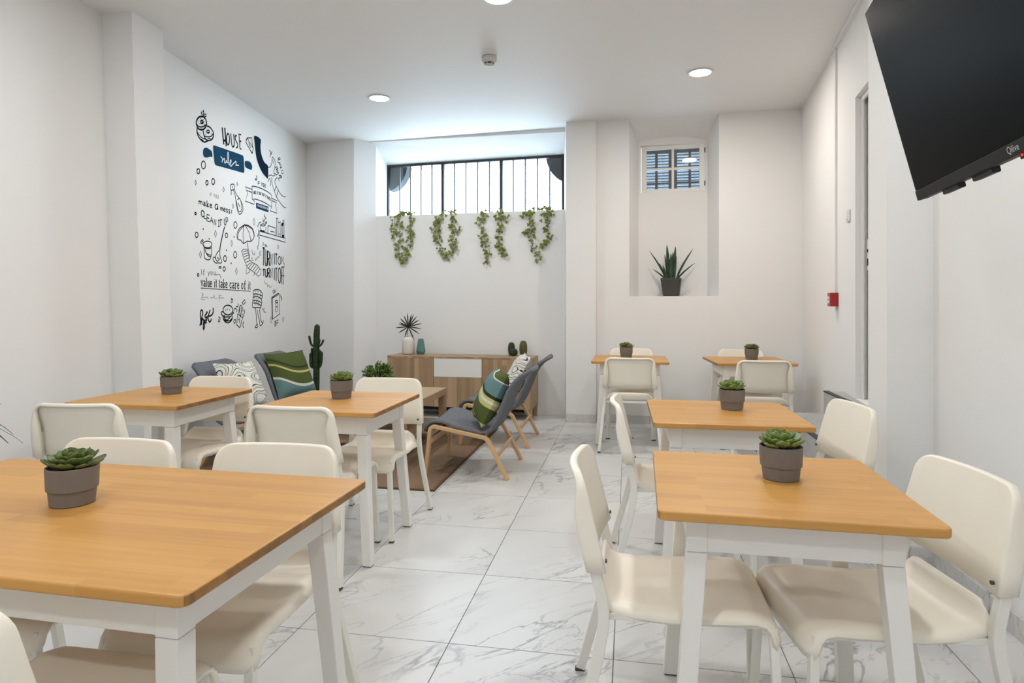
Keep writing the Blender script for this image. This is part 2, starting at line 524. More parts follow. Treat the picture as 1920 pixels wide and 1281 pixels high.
# back
struct(MB().hexa([(-3.95, 7.115), (-3.136, 6.98), (-2.957, 7.2), (-2.955, 7.60), (-2.955, 8.0), (-4.2, 8.0)], 0, ZT).build('wall_back_left', M['wall']))
struct(MB().hexa([(-3.05, 7.207), (-0.62, 7.048), (-0.62, 7.75), (-3.05, 7.75)], 0, 2.27).build('wall_back', M['wall']))
hd = MB()
vs = [(-3.15, 7.14, 3.135), (-0.60, 6.935, 3.095), (-0.60, 7.36, 2.945), (-3.15, 7.59, 2.945), (-3.15, 7.9, 2.945), (-0.60, 7.9, 2.945),
      (-3.15, 7.14, ZT), (-0.60, 6.935, ZT), (-0.60, 7.9, ZT), (-3.15, 7.9, ZT)]
hd.add(vs, [(0, 3, 2, 1), (3, 4, 5, 2), (0, 1, 7, 6), (6, 7, 8, 9), (0, 6, 9, 4, 3), (1, 2, 5, 8, 7), (4, 9, 8, 5)])
struct(hd.build('wall_back_head', M['wall']))
struct(MB().hexa([(-0.651, 6.72), (-0.339, 6.70), (-0.30, 7.9), (-0.735, 7.9), (-0.735, 7.36)], 0, ZT).build('wall_back_pier', M['wall']))
NB = 7.08
rb = MB()
rb.hexa([(-0.345, bw(-0.345)), (0, bw(0)), (0.10, NB), (0.10, 7.9), (-0.345, 7.9)], 0, ZT)
rb.hexa([(0.885, bw(0.885)), (1.95, bw(1.95)), (1.95, 7.9), (0.82, 7.9), (0.82, NB - 0.04)], 0, ZT)
rb.hexa([(-0.001, bw(0)), (0.886, bw(0.885)), (0.83, 7.9), (0.09, 7.9)], 0, 1.313)
WX0, WX1, WZ0, WZ1 = 0.128, 0.794, 2.432, 2.942
rb.box(0.09, 0.83, NB, NB + 0.12, 1.30, WZ0)
rb.box(0.09, WX0, NB, NB + 0.12, WZ0, WZ1)
rb.box(WX1, 0.83, NB, NB + 0.12, WZ0, WZ1)
rb.box(0.09, 0.83, NB, NB + 0.12, WZ1, ZT)
struct(rb.build('wall_back_right', M['wall']))
so = MB()                                                # sloping arched soffit over the niche
rows = []
for k in range(13):
    t = k / 12
    xf, xb = -0.02 + 0.925 * t, 0.08 + 0.76 * t
    rows.append([(xf, bw(xf) - 0.0, ZC), (xb, NB + 0.001, 2.972 + 0.05 * (1 - (2 * t - 1) ** 2)), (xb, NB + 0.1, ZT), (xf, bw(xf), ZT)])
so.grid(rows)
struct(so.build('wall_back_soffit', M['wall']))
# right side
struct(MB().hexa([(1.43, 3.38), (1.53, -2.9), (2.1, -2.9), (2.1, 3.38)], 0, ZT).build('wall_right', M['wall']))
struct(MB().hexa([(1.225, 3.376), (2.1, 3.376), (2.1, 3.62), (1.225, 3.62)], 0, ZT).build('wall_right_pier', M['wall']))
DY0, DY1, DZ0, DZ1 = 3.68, 4.50, 0.63, 2.585
dr = MB()
for y0, y1, z0, z1 in ((3.62, 7.2, 0, DZ0), (3.62, 7.2, DZ1, ZT), (DY1, 7.2, DZ0, DZ1), (3.62, DY0, DZ0, DZ1)):
    dr.hexa([(dw(y0), y0), (2.1, y0), (2.1, y1), (dw(y1), y1)], z0, z1)
struct(dr.build('wall_right_door', M['wall']))
# wall behind the photographer
struct(MB().box(-4.3, 2.1, -2.9, -2.6, 0, ZT).build('wall_front', M['wall']))

# door in the right wall
DO = 0.068                                                # the leaf sits this far back in the opening
door = struct(MB().hexa([(dw(DY0) + DO, DY0), (dw(DY0) + DO + 0.04, DY0), (dw(DY1) + DO + 0.04, DY1), (dw(DY1) + DO, DY1)], DZ0, DZ1).build('door_1', M['door']))
fr = MB()
for o_, t_, w_ in ((0.032, 0.016, 0.030), (0.054, 0.010, 0.016)):
    fr.hexa([(dw(DY1) + o_, DY1), (dw(DY1) + o_ + t_, DY1), (dw(DY1) + o_ + t_, DY1 - w_), (dw(DY1) + o_, DY1 - w_)], DZ0, DZ1)
    fr.hexa([(dw(DY0) + o_, DY0), (dw(DY0) + o_ + t_, DY0), (dw(DY1) + o_ + t_, DY1), (dw(DY1) + o_, DY1)], DZ1 - w_, DZ1)
fr.build('door_frame', M['trim'], door, bevel=0.003)
ly = 4.440
MB().box(dw(ly) + DO - 0.006, dw(ly) + DO + 0.002, ly - 0.03, ly + 0.022, 1.46, 1.66).build('lock_plate', M['white_plastic'], door, bevel=0.002)
for z0, z1 in ((1.490, 1.535), (1.575, 1.595)):
    MB().box(dw(ly) + DO - 0.008, dw(ly) + DO - 0.004, ly - 0.004, ly + 0.012, z0, z1).build('keyhole', M['black'], door)

# skirtings
def skirting(name, a, b, h, th, material, length=0.6):
    a, b = Vector(a), Vector(b)
    L_ = (b - a).length
    d = (b - a).normalized()
    nrm = Vector((-d.y, d.x))
    n = max(1, int(round(L_ / length)))
    root = None
    for k in range(n):
        p, q = a + d * (L_ * k / n + 0.0012), a + d * (L_ * (k + 1) / n - 0.0012)
        o = MB().hexa([tuple(p), tuple(q), tuple(q + nrm * th), tuple(p + nrm * th)], 0.0, h).build(name if root is None else 'skirting_tile', material, root, bevel=0.0015, seg=1)
        if root is None:
            root = struct(o)
skirting('baseboard_right', (1.445, 2.4), (1.43, 3.366), 0.085, 0.012, M['skirting'])
skirting('baseboard_right_pier', (1.43, 3.376), (1.225, 3.376), 0.085, 0.012, M['skirting'])
skirting('baseboard_back_right', (1.28, bw(1.28)), (-0.33, bw(-0.33)), 0.085, 0.010, M['skirting'])
skirting('baseboard_back_pier', (-0.339, 6.70), (-0.651, 6.72), 0.085, 0.012, M['skirting'])
skirting('baseboard_back', (-0.655, 7.05), (-1.05, 7.076), 0.075, 0.012, M['trim'], 1.0)

# cable trunking on the door wall
tr = MB()
tr.box(dw(5.06) - 0.018, dw(5.06) + 0.004, 5.045, 5.065, 1.33, ZC)
tr.hexa([(dw(3.62) - 0.03, 3.62), (dw(5.06) - 0.03, 5.06), (dw(5.06) + 0.01, 5.06), (dw(3.62) + 0.01, 3.62)], ZC - 0.025, ZC)
struct(tr.build('trim_1', M['trim'], bevel=0.003))

# ------------------------------------------------------------------ the long window
w1 = bpy.data.objects.new('window_1', None); C.objects.link(w1); struct(w1)
A0, A1 = Vector((-2.955, 7.575)), Vector((-0.737, 7.375))
dA = (A1 - A0).normalized(); LA = (A1 - A0).length
nA = Vector((-dA.y, dA.x))
w1.location = (A0.x, A0.y, 2.27)
w1.rotation_euler = (0, 0, math.atan2(dA.y, dA.x))
WH = 0.675
def wbar(x0, x1, z0, z1, dep, name, material):
    return MB().box(x0, x1, -dep, dep, z0, z1).build(name, material, w1)
for x0, x1, z0, z1 in ((0, 0.022, 0, WH), (LA - 0.022, LA, 0, WH), (0, LA, WH - 0.026, WH), (0, LA, 0, 0.02)):
    wbar(x0, x1, z0, z1, 0.022, 'window_frame', M['iron'])
secs = [0.022, 0.735, 1.475, LA - 0.022]
for x in secs[1:-1]:
    wbar(x - 0.017, x + 0.017, 0.02, WH - 0.026, 0.02, 'mullion', M['iron'])
for a, b in zip(secs[:-1], secs[1:]):
    for k in range(5):
        x0, x1 = a + (b - a) * k / 5, a + (b - a) * (k + 1) / 5
        if k:
            wbar(x0 - 0.007, x0 + 0.007, 0.02, WH - 0.026, 0.007, 'glazing_bar', M['iron_thin'])
        MB().box(x0 + 0.003, x1 - 0.003, -0.002, 0.002, 0.012, WH - 0.02).build('pane', M['glass'], w1)
# arched masonry outside the window (its dark corners show through the glass)
ar = MB()
fr_, bk_ = [], []
for k in range(9):                                        # left corner: concave curve
    t = k / 8
    fr_.append((-0.02 + 0.26 * math.sin(t * PI / 2), WH - 0.30 + 0.32 * (1 - math.cos(t * PI / 2)) ** 1.0 + 0.03 * t))
for k in range(9):                                        # right corner: rounded lump
    t = k / 8
    fr_.append((LA + 0.02 - 0.25 * math.cos(t * PI / 2) , WH + 0.05 - 0.34 * math.sin(t * PI / 2)))
prof = [(-0.5, -0.3), (-0.5, 1.4), (LA + 0.5, 1.4), (LA + 0.5, -0.3), (LA + 0.02, -0.3)] + fr_[::-1] + [(-0.02, -0.3)]
vs = [(x, 0.06, z) for x, z in prof] + [(x, 0.20, z) for x, z in prof]
m_ = len(prof)
ar.add(vs, [tuple(range(m_)), tuple(range(2 * m_ - 1, m_ - 1, -1))] + [(i, m_ + i, m_ + (i + 1) % m_, (i + 1) % m_) for i in range(m_)])
o = ar.build('outside_arch', M['masonry'], w1)

# ------------------------------------------------------------------ small niche window with shutters outside
w2 = bpy.data.objects.new('window_2', None); C.objects.link(w2); struct(w2)
w2.location = (WX0 + 0.001, NB + 0.034, WZ0)
w2.rotation_euler = (0, 0, math.radians(-3.6))
NWw, NWh = WX1 - WX0, WZ1 - WZ0
for x0, x1, z0, z1 in ((0, 0.058, 0, NWh), (NWw - 0.058, NWw, 0, NWh), (0.058, NWw - 0.058, 0, 0.04), (0.058, NWw - 0.058, NWh - 0.042, NWh)):
    MB().box(x0, x1, 0, 0.045, z0, z1).build('sash_frame', M['trim'], w2, bevel=0.004)
MB().box(NWw / 2 - 0.013, NWw / 2 + 0.013, 0.004, 0.04, 0.04, NWh - 0.042).build('glazing_bar', M['trim'], w2, bevel=0.003)
for x0, x1 in ((0.058, NWw / 2 - 0.013), (NWw / 2 + 0.013, NWw - 0.058)):
    MB().box(x0, x1, 0.004, 0.04, NWh / 2 - 0.012, NWh / 2 + 0.012).build('glazing_bar', M['trim'], w2, bevel=0.003)
    for z0, z1 in ((0.04, NWh / 2 - 0.012), (NWh / 2 + 0.012, NWh - 0.042)):
        MB().box(x0, x1, 0.018, 0.022, z0, z1).build('pane', M['glass_shiny'], w2)
for z in (0.06, NWh - 0.10):
    MB().sweep([(NWw - 0.004, -0.005, z), (NWw - 0.004, -0.005, z + 0.05)], 0.006, 0.006, n=8).build('hinge', M['screw'], w2)
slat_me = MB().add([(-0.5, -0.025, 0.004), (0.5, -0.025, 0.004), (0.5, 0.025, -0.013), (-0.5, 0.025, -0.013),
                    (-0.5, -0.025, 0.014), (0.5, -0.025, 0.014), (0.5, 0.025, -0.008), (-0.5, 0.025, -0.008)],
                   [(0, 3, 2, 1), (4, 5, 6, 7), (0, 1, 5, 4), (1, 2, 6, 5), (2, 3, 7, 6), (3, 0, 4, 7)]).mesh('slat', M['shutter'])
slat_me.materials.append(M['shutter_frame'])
slat_me.polygons[2].material_index = 1  # dark front edge paints in the shade between slats
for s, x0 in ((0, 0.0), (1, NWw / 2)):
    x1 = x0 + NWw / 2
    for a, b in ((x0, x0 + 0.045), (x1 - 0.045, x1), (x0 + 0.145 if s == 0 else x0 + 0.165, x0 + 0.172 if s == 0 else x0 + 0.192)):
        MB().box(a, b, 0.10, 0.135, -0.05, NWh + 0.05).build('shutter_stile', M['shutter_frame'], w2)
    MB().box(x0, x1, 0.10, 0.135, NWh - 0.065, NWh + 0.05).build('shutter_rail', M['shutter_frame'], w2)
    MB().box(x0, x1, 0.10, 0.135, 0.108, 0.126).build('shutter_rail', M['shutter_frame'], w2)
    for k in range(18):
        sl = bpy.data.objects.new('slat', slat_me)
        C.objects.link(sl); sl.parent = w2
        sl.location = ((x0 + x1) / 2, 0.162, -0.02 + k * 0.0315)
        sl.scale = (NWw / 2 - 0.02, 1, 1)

# ------------------------------------------------------------------ stairs up to the door
st = thing('staircase', 'grey marble steps with black nosings climbing to the door beside the right wall', 'stairs', (0, 0, 0))
SY0, SY1 = 3.92, 4.83
xs = [0.589, 0.79, 1.055, 1.345, None]
zs = [0.158, 0.317, 0.474, 0.63]
for k in range(4):
    y0 = SY0 if k < 3 else 3.62
    x1 = xs[k + 1] if k < 3 else None
    z0 = 0.0
    if x1 is None:
        p = [(xs[3], y0), (dw(y0), y0), (dw(SY1), SY1), (xs[3], SY1)]
    else:
        p = [(xs[k], y0), (x1, y0), (x1, SY1), (xs[k], SY1)]
    s_ = MB().hexa(p, z0, zs[k]).build('step', M['step'], st)
    MB().box(xs[k] - 0.003, xs[k] + 0.032, y0, SY1, zs[k] - 0.003, zs[k] + 0.004).build('nosing', M['nosing'], s_)

# ------------------------------------------------------------------ ceiling lamps and smoke detector
def downlight(x, y, label, color, gain):
    if label:
        t = thing('ceiling_downlight', label, 'ceiling light', (x, y, ZC), 0, 'recessed ceiling downlights')
    else:                                                 # unseen fittings further forward, added to the ceiling for more light
        t = bpy.data.objects.new('added_downlight', None); C.objects.link(t)
        t.parent = ceil_o; t.location = (x, y, ZC)
    MB().lathe([(0.098, 0.0), (0.104, -0.006), (0.098, -0.010), (0.086, -0.008), (0.084, -0.004), (0.084, 0.0)], 32).build('rim', M['white_plastic'], t, smooth=True)
    MB().lathe([(0.0845, -0.004), (0.0845, -0.0085), (0.06, -0.011), (0.001, -0.012)], 32).build('diffuser', M['diffuser'], t, smooth=True)
    d = bpy.data.lights.new('downlight', 'AREA')
    d.shape = 'DISK'; d.size = 0.17; d.energy = LAMP_POWER * gain; d.color = color
    lo = bpy.data.objects.new('downlight', d)
    C.objects.link(lo); lo.parent = t
    lo.location = (0, 0, -0.02)
for x, y, lb, col_, gn in ((-2.268, 5.606, 'round lit recessed ceiling light nearest the painted left wall', LAMP_COOL, 1.12), (0.574, 5.451, 'round lit recessed ceiling light above the back right tables', LAMP_WARM, 1.12),
                 (-0.795, 3.876, 'round lit recessed ceiling light cut by the top edge, above the smoke detector', LAMP_WARM, 1.0),
                 (-2.2, 2.2, None, LAMP_COOL, 0.92), (0.6, 2.2, None, LAMP_COOL, 1.0),
                 (-0.8, 0.4, None, LAMP_COOL, 0.92), (-2.2, -1.2, None, LAMP_COOL, 0.92), (0.6, -1.2, None, LAMP_COOL, 0.92)):
    downlight(x, y, lb, col_, gn)
sd = thing('smoke_detector', 'small round white smoke detector in the middle of the ceiling', 'smoke detector', (-1.05, 4.78, ZC))
MB().lathe([(0.062, 0.0), (0.062, -0.012), (0.055, -0.014)], 28).build('mounting_base', M['white_plastic'], sd, smooth=False)
MB().lathe([(0.050, -0.014), (0.060, -0.018), (0.058, -0.040), (0.046, -0.058), (0.036, -0.062)], 28).build('housing', M['grey_plastic'], sd, smooth=True)
MB().lathe([(0.034, -0.062), (0.034, -0.074), (0.030, -0.076)], 28).build('vent_ring', M['black'], sd)
MB().lathe([(0.038, -0.074), (0.036, -0.080), (0.020, -0.084), (0.001, -0.085)], 28).build('sensor_cap', M['grey_plastic'], sd, smooth=True)
for k in range(6):
    a = 2 * PI * k / 6 + 0.3
    MB().box(-0.003, 0.003, -0.003, 0.003, -0.077, -0.060).build('vent_rib', M['grey_plastic'], sd).location = (0.036 * math.cos(a), 0.036 * math.sin(a), 0)

# ------------------------------------------------------------------ wall bits
cp = thing('fire_alarm_call_point', 'small red fire alarm call point on the wall beside the door', 'fire alarm', (dw(5.06) - 0.001, 5.055, 1.274), math.atan(0.098) * -1)
MB().box(-0.055, 0.0, -0.05, 0.05, -0.05, 0.05).build('housing', M['red'], cp, bevel=0.004)
MB().box(-0.058, -0.054, -0.026, 0.026, -0.026, 0.022).build('press_window', M['white_plastic'], cp, bevel=0.001)
MB().box(-0.060, -0.057, -0.006, 0.006, -0.008, 0.008).build('press_dot', M['black'], cp)
sw = thing('light_switch', 'white light switch high on the wall left of the door', 'switch', (dw(4.67), 4.67, 1.84), -math.atan(0.098))
MB().box(-0.014, 0.0, -0.04, 0.04, -0.04, 0.04).build('plate', M['white_plastic'], sw, bevel=0.004)
MB().box(-0.019, -0.013, -0.024, 0.024, -0.026, 0.026).build('rocker', M['white_plastic'], sw, bevel=0.003)
sy = 4.205 + 1.4055 * 2.87 / math.hypot(0.4, 2.87)
so_ = thing('wall_socket', 'white wall socket low on the painted wall behind the lounge chairs', 'socket', (lw(sy), sy, 0.52), math.atan(0.1394))
MB().box(0.0, 0.012, -0.04, 0.04, -0.04, 0.04).build('plate', M['white_plastic'], so_, bevel=0.003)
MB().sweep([(0.009, 0, 0), (0.0135, 0, 0)], 0.02, 0.02, side=(0, 1, 0), n=16).build('socket_hole', M['black'], so_)

# ------------------------------------------------------------------ dining tables
def make_table(name, w, d, label, loc, rz=0.0, h=0.74, group=None):
    t = thing(name, label, 'table', loc, rz, group)
    tt = 0.024
    r = 0.022
    poly = []
    for cx, cy, a0 in ((w / 2 - r, d / 2 - r, 0), (-w / 2 + r, d / 2 - r, 90), (-w / 2 + r, -d / 2 + r, 180), (w / 2 - r, -d / 2 + r, 270)):
        for k in range(5):
            a = math.radians(a0 + 22.5 * k)
            poly.append((cx + r * math.cos(a), cy + r * math.sin(a)))
    MB().hexa(poly, h - tt, h).build('tabletop', M['tabletop'], t, bevel=0.005, seg=3)
    ia = 0.075                                            # inset of the apron
    at, ab = h - tt, h - tt - 0.098
    for x0, x1, y0, y1 in ((-w / 2 + ia + 0.04, w / 2 - ia - 0.04, -d / 2 + ia + 0.004, -d / 2 + ia + 0.022), (-w / 2 + ia + 0.04, w / 2 - ia - 0.04, d / 2 - ia - 0.022, d / 2 - ia - 0.004),
                           (-w / 2 + ia + 0.004, -w / 2 + ia + 0.022, -d / 2 + ia + 0.04, d / 2 - ia - 0.04), (w / 2 - ia - 0.022, w / 2 - ia - 0.004, -d / 2 + ia + 0.04, d / 2 - ia - 0.04)):
        MB().box(x0, x1, y0, y1, ab, at).build('apron', M['table_white'], t, bevel=0.002)
    for sx in (-1, 1):
        for sy_ in (-1, 1):
            def q(i0, s):
                cx, cy = sx * (w / 2 - i0), sy_ * (d / 2 - i0)
                return [(cx, cy), (cx - sx * s, cy), (cx - sx * s, cy - sy_ * s), (cx, cy - sy_ * s)]
            MB().hexa(q(ia, 0.052), ab - 0.002, at, q(ia, 0.052)).build('corner_block', M['table_white'], t, bevel=0.003)
            lg = MB().hexa(q(0.034, 0.045), 0.004, ab - 0.003, q(ia, 0.052)).build('leg', M['table_white'], t, bevel=0.003)
            MB().hexa(q(0.037, 0.039), 0.0, 0.004).build('foot_glide', M['glide'], lg)
    return t
TS = 0.665
tb = make_table('dining_table', TS, TS, 'square wooden table with white legs, nearest on the right', (0.408, 1.965, 0), math.radians(-1), group='small square dining tables')
gT = 'small square dining tables'
dup(tb, (0.430, 3.170, 0), math.radians(1), 'square wooden table in front of the grey steps, second on the right', gT)
dup(tb, (0.005, 5.965, 0), 0, 'square wooden table at the back next to the white pier', gT)
dup(tb, (1.035, 5.990, 0), math.radians(4), 'square wooden table at the back right under the niche wall', gT)
dup(tb, (-1.500, 3.165, 0), 0, 'square wooden table in the middle, before the coffee table and rug', gT)
dup(tb, (-2.548, 3.175, 0), 0, 'square wooden table on the left beside the white wall pier', gT)
make_table('long_dining_table', 1.275, 0.765, 'large rectangular wooden table filling the left foreground', (-1.402, 1.412, 0), math.radians(-1.5))

# ------------------------------------------------------------------ dining chairs
def make_chair():
    t = thing('dining_chair', '', 'chair', (0, 0, 0), 0, 'cream plastic dining chairs')
    # backrest: shell curved in plan, with side flanges folded backwards over the tubes
    z0, z1 = 0.535, 0.787
    rc = 0.045
    zz = [z0 + (z1 - rc - z0) * k / 4 for k in range(5)] + [z1 - rc + rc * math.sin(math.radians(a)) for a in (15, 30, 45, 60, 75, 90)]
    def ctr(f): return -0.197 - 0.062 * f
    rows, NU = [], 14
    for z in zz:
        f = (z - z0) / (z1 - z0)
        wv = 0.222 - 0.026 * f
        if z > z1 - rc:
            s_ = min(1.0, (z - (z1 - rc)) / rc)
            wv -= rc * (1 - math.sqrt(max(0, 1 - s_ * s_)))
        w0 = 0.222 - 0.026 * f
        rows.append([(-wv + 2 * wv * k / NU, ctr(f) - 0.030 * (1 - ((-wv + 2 * wv * k / NU) / w0) ** 2), z) for k in range(NU + 1)])
    rows[0] = [(x, y, z - 0.008 * (1 - min(1, abs(x) / 0.21) ** 2)) for x, y, z in rows[0]]
    back = MB().grid(rows)
    loop = [r[0] for r in rows] + rows[-1][1:-1] + [r[-1] for r in rows[::-1]]
    n_ = len(loop)
    def ring(off, dy, inward=0.0):
        out = []
        for i, p in enumerate(loop):
            a_, b_ = loop[max(0, i - 1)], loop[min(n_ - 1, i + 1)]
            dx, dz = b_[0] - a_[0], b_[2] - a_[2]
            l = math.hypot(dx, dz) or 1.0
            hi = min(1.0, max(0.0, (p[2] - (z1 - 2.8 * rc)) / (2.8 * rc)))
            hi = hi * hi * (3 - 2 * hi)
            dep = dy * (1.0 - 0.62 * hi)
            o2 = off - inward * (1.0 - 0.86 * hi)
            out.append((p[0] - dz / l * o2, p[1] - dep, p[2] + dx / l * o2))
        return out
    strips = [loop, ring(0.0030, 0.0015), ring(0.0045, 0.0055), ring(0.0045, 0.020), ring(0.0040, 0.040), ring(0.0015, 0.047), ring(-0.004, 0.0485), ring(0.0, 0.0485, 0.030), ring(0.0, 0.030, 0.034)]
    base = len(back.v)
    for r in strips[1:]:
        back.v += [tuple(p) for p in r]
    idx0 = []
    cols = NU + 1
    nr = len(rows)
    idx0 = [i * cols for i in range(nr)] + [(nr - 1) * cols + k for k in range(1, NU)] + [i * cols + NU for i in range(nr - 1, -1, -1)]
    ids = [idx0] + [[base + j * n_ + i for i in range(n_)] for j in range(len(strips) - 1)]
    for a_, b_ in zip(ids[:-1], ids[1:]):
        for i in range(n_ - 1):
            back.f.append((a_[i], a_[i + 1], b_[i + 1], b_[i]))
    back.build('backrest', M['plastic'], t, smooth=True, solid=0.006)
    # seat
    prof = [(-0.212, 0.492), (-0.208, 0.472), (-0.198, 0.450), (-0.175, 0.438), (-0.12, 0.432), (-0.03, 0.431), (0.07, 0.437), (0.15, 0.443), (0.195, 0.440), (0.225, 0.428), (0.243, 0.408), (0.251, 0.385), (0.253, 0.360)]
    rows = []
    for i, (y, z) in enumerate(prof):
        hw = 0.200 + 0.018 * min(1, (y + 0.21) / 0.2)
        if i == 0: hw -= 0.035
        if i == 1: hw -= 0.012
        if i == len(prof) - 1: hw -= 0.014
        row = []
        for k in range(15):
            u = -1 + 2 * k / 14
            e = max(0.0, (abs(u) - 0.80) / 0.20)
            x = u * hw * (1 - 0.02 * e)
            dish = -0.010 * (1 - u * u) if 2 < i < 9 else 0.0
            fr_ = 1.0 if i < 8 else max(0.0, 1.0 - (i - 7) / 3)
            row.append((x, y - (1 - fr_) * 0.016 * e ** 2, z + dish - 0.020 * fr_ * e ** 2.5))
        rows.append(row)
    MB().grid(rows).build('seat', M['plastic'], t, smooth=True, solid=0.012)
    for s in (-1, 1):
        p = fillet([(s * 0.1925, -0.252, 0.655), (s * 0.206, -0.227, 0.545), (s * 0.211, -0.196, 0.43), (s * 0.222, -0.215, 0.31), (s * 0.252, -0.298, 0.008)], 0.06)
        lg = MB().sweep(p, 0.0120, 0.0150).build('leg', M['steel_white'], t, bevel=0.003)
        MB().box(s * 0.252 - 0.011, s * 0.252 + 0.011, -0.316, -0.284, 0.0, 0.008).build('foot_glide', M['glide'], lg)
        p = [(s * 0.188, 0.232, 0.415), (s * 0.190, 0.238, 0.36), (s * 0.205, 0.252, 0.008)]
        lg = MB().sweep(p, 0.0125, 0.0115).build('leg', M['steel_white'], t, bevel=0.003)
        MB().box(s * 0.205 - 0.012, s * 0.205 + 0.012, 0.241, 0.263, 0.0, 0.008).build('foot_glide', M['glide'], lg)
        MB().sweep([(s * 0.195, -0.19, 0.412), (s * 0.185, 0.228, 0.416)], 0.009, 0.009).build('seat_rail', M['steel_white'], t, bevel=0.002)
        MB().sweep([(s * 0.205, -0.1985, 0.562), (s * 0.205, -0.1925, 0.562)], 0.0055, 0.0055, n=12).build('screw', M['screw'], t)
    MB().sweep([(-0.20, -0.185, 0.412), (0.20, -0.185, 0.412)], 0.009, 0.009, side=(0, 1, 0)).build('crossbar', M['steel_white'], t)
    MB().sweep([(-0.185, 0.222, 0.408), (0.185, 0.222, 0.408)], 0.009, 0.009, side=(0, 1, 0)).build('crossbar', M['steel_white'], t)
    return t
ch = make_chair()
def face(dx, dy): return math.atan2(dy, dx) - PI / 2     # chair faces +y
chairs = [
    ((0.134, 1.955), face(1, 0.0), 'cream chair left of the nearest right table, its back to the aisle'),
    ((0.665, 1.960), face(-0.988, -0.155), 'cream chair right of the nearest right table, against the right wall'),
    ((0.218, 3.150), face(1, 0.02), 'cream chair left of the second right table, its back to the aisle'),
    ((0.737, 3.125), face(-0.989, -0.15), 'cream chair turned before the grey steps, right of the second right table'),
    ((0.005, 5.690), face(0, 1), 'cream chair seen from behind at the back table next to the pier'),
    ((0.020, 6.200), face(0, -1), 'cream chair mostly hidden behind the back table next to the pier'),
    ((1.060, 5.630), face(0.02, 1), 'cream chair seen from behind at the back right table'),
    ((1.065, 6.265), face(0, -1), 'cream chair mostly hidden behind the back right table'),
    ((-1.690, 1.630), face(0.02, -1), 'cream chair behind the succulent across the large foreground table'),
    ((-1.115, 1.655), face(0.06, -1), 'cream chair across the large foreground table, at its aisle end'),
    ((-1.150, 1.100), face(0, 1), 'cream chair cut by the bottom left corner, on the near side of the large table'),
    ((-2.545, 2.815), face(-0.14, 1), 'cream chair seen from behind at the left table beside the wall pier'),
    ((-1.500, 2.925), face(0, 1), 'cream chair seen from behind at the middle table'),
    ((-2.485, 3.325), face(0.02, -1), 'cream chair facing us behind the left table, before a lounge chair'),
    ((-1.432, 3.435), face(0.02, -1), 'cream chair facing us behind the middle table, below the leafy bush'),
]
for i, ((x, y), rz, lb) in enumerate(chairs):
    if i == 0:
        ch.location = (x, y, 0); ch.rotation_euler = (0, 0, rz); ch['label'] = lb
    else:
        dup(ch, (x, y, 0), rz, lb, 'cream plastic dining chairs')

# ------------------------------------------------------------------ succulents in taupe pots
def leaf_mesh(name, L_, w_, th, material, n=6):
    m = MB()
    rows = []
    for i in range(n + 1):
        t = (0, 0.2, 0.4, 0.6, 0.78, 0.92, 1.0)[i]
        ww = w_ * (0.40, 0.62, 0.86, 1.0, 0.98, 0.72, 0.06)[i]
        z = 0.28 * L_ * t * t
        hh = th * (1 - 0.6 * t)
        rows.append([(-ww, t * L_, z + hh * 0.6), (-ww * 0.5, t * L_, z + hh * 0.05), (0, t * L_, z), (ww * 0.5, t * L_, z + hh * 0.05), (ww, t * L_, z + hh * 0.6),
                     (ww * 0.5, t * L_, z - hh * 0.7), (0, t * L_, z - hh), (-ww * 0.5, t * L_, z - hh * 0.7)])
    k = 8
    vs = [p for r in rows for p in r]
    fs = [(i * k + j, i * k + (j + 1) % k, (i + 1) * k + (j + 1) % k, (i + 1) * k + j) for i in range(n) for j in range(k)]
    fs += [tuple(range(k - 1, -1, -1)), tuple(n * k + j for j in range(k))]
    m.add(vs, fs)
    return m.mesh(name, material, True)
LEAF = [leaf_mesh('leaf', 1.0, 0.36, 0.13, M['succulent']), leaf_mesh('leaf', 1.0, 0.36, 0.13, M['succulent_dark'])]

def make_pot(label, loc, dark=0):
    t = thing('potted_succulent', label, 'plant', loc, random.uniform(0, 6), 'potted succulents on the tables')
    MB().lathe([(0.046, 0.0), (0.0505, 0.002), (0.0545, 0.039), (0.0545, 0.040), (0.0582, 0.0405), (0.0605, 0.096), (0.0595, 0.098), (0.0565, 0.097), (0.054, 0.082)], 40).build('pot', M['pot'], t, smooth=False)
    MB().lathe([(0.0548, 0.080), (0.0548, 0.086), (0.02, 0.090), (0.001, 0.091)], 24).build('soil', M['soil'], t, smooth=True)
    rnd = random.Random(int(loc[0] * 1000) + 5)
    for ring, (n, L_, tilt, r0, zz) in enumerate(((4, 0.022, 66, 0.002, 0.113), (6, 0.033, 48, 0.005, 0.109), (8, 0.042, 32, 0.008, 0.104), (9, 0.048, 19, 0.012, 0.100), (9, 0.050, 8, 0.016, 0.097))):
        for k in range(n):
            a = 2 * PI * (k + 0.5 * (ring % 2)) / n + rnd.uniform(-0.12, 0.12)
            l = bpy.data.objects.new('leaf', LEAF[1 if rnd.random() < dark else 0])
            C.objects.link(l); l.parent = t
            s_ = L_ * rnd.uniform(1.02, 1.24)
            l.scale = (s_, s_, s_)
            l.rotation_euler = (Matrix.Rotation(a, 3, 'Z') @ Matrix.Rotation(math.radians(tilt + rnd.uniform(-6, 6)), 3, 'X')).to_euler()
            l.location = (-math.sin(a) * r0, math.cos(a) * r0, zz - 0.004)
    return t
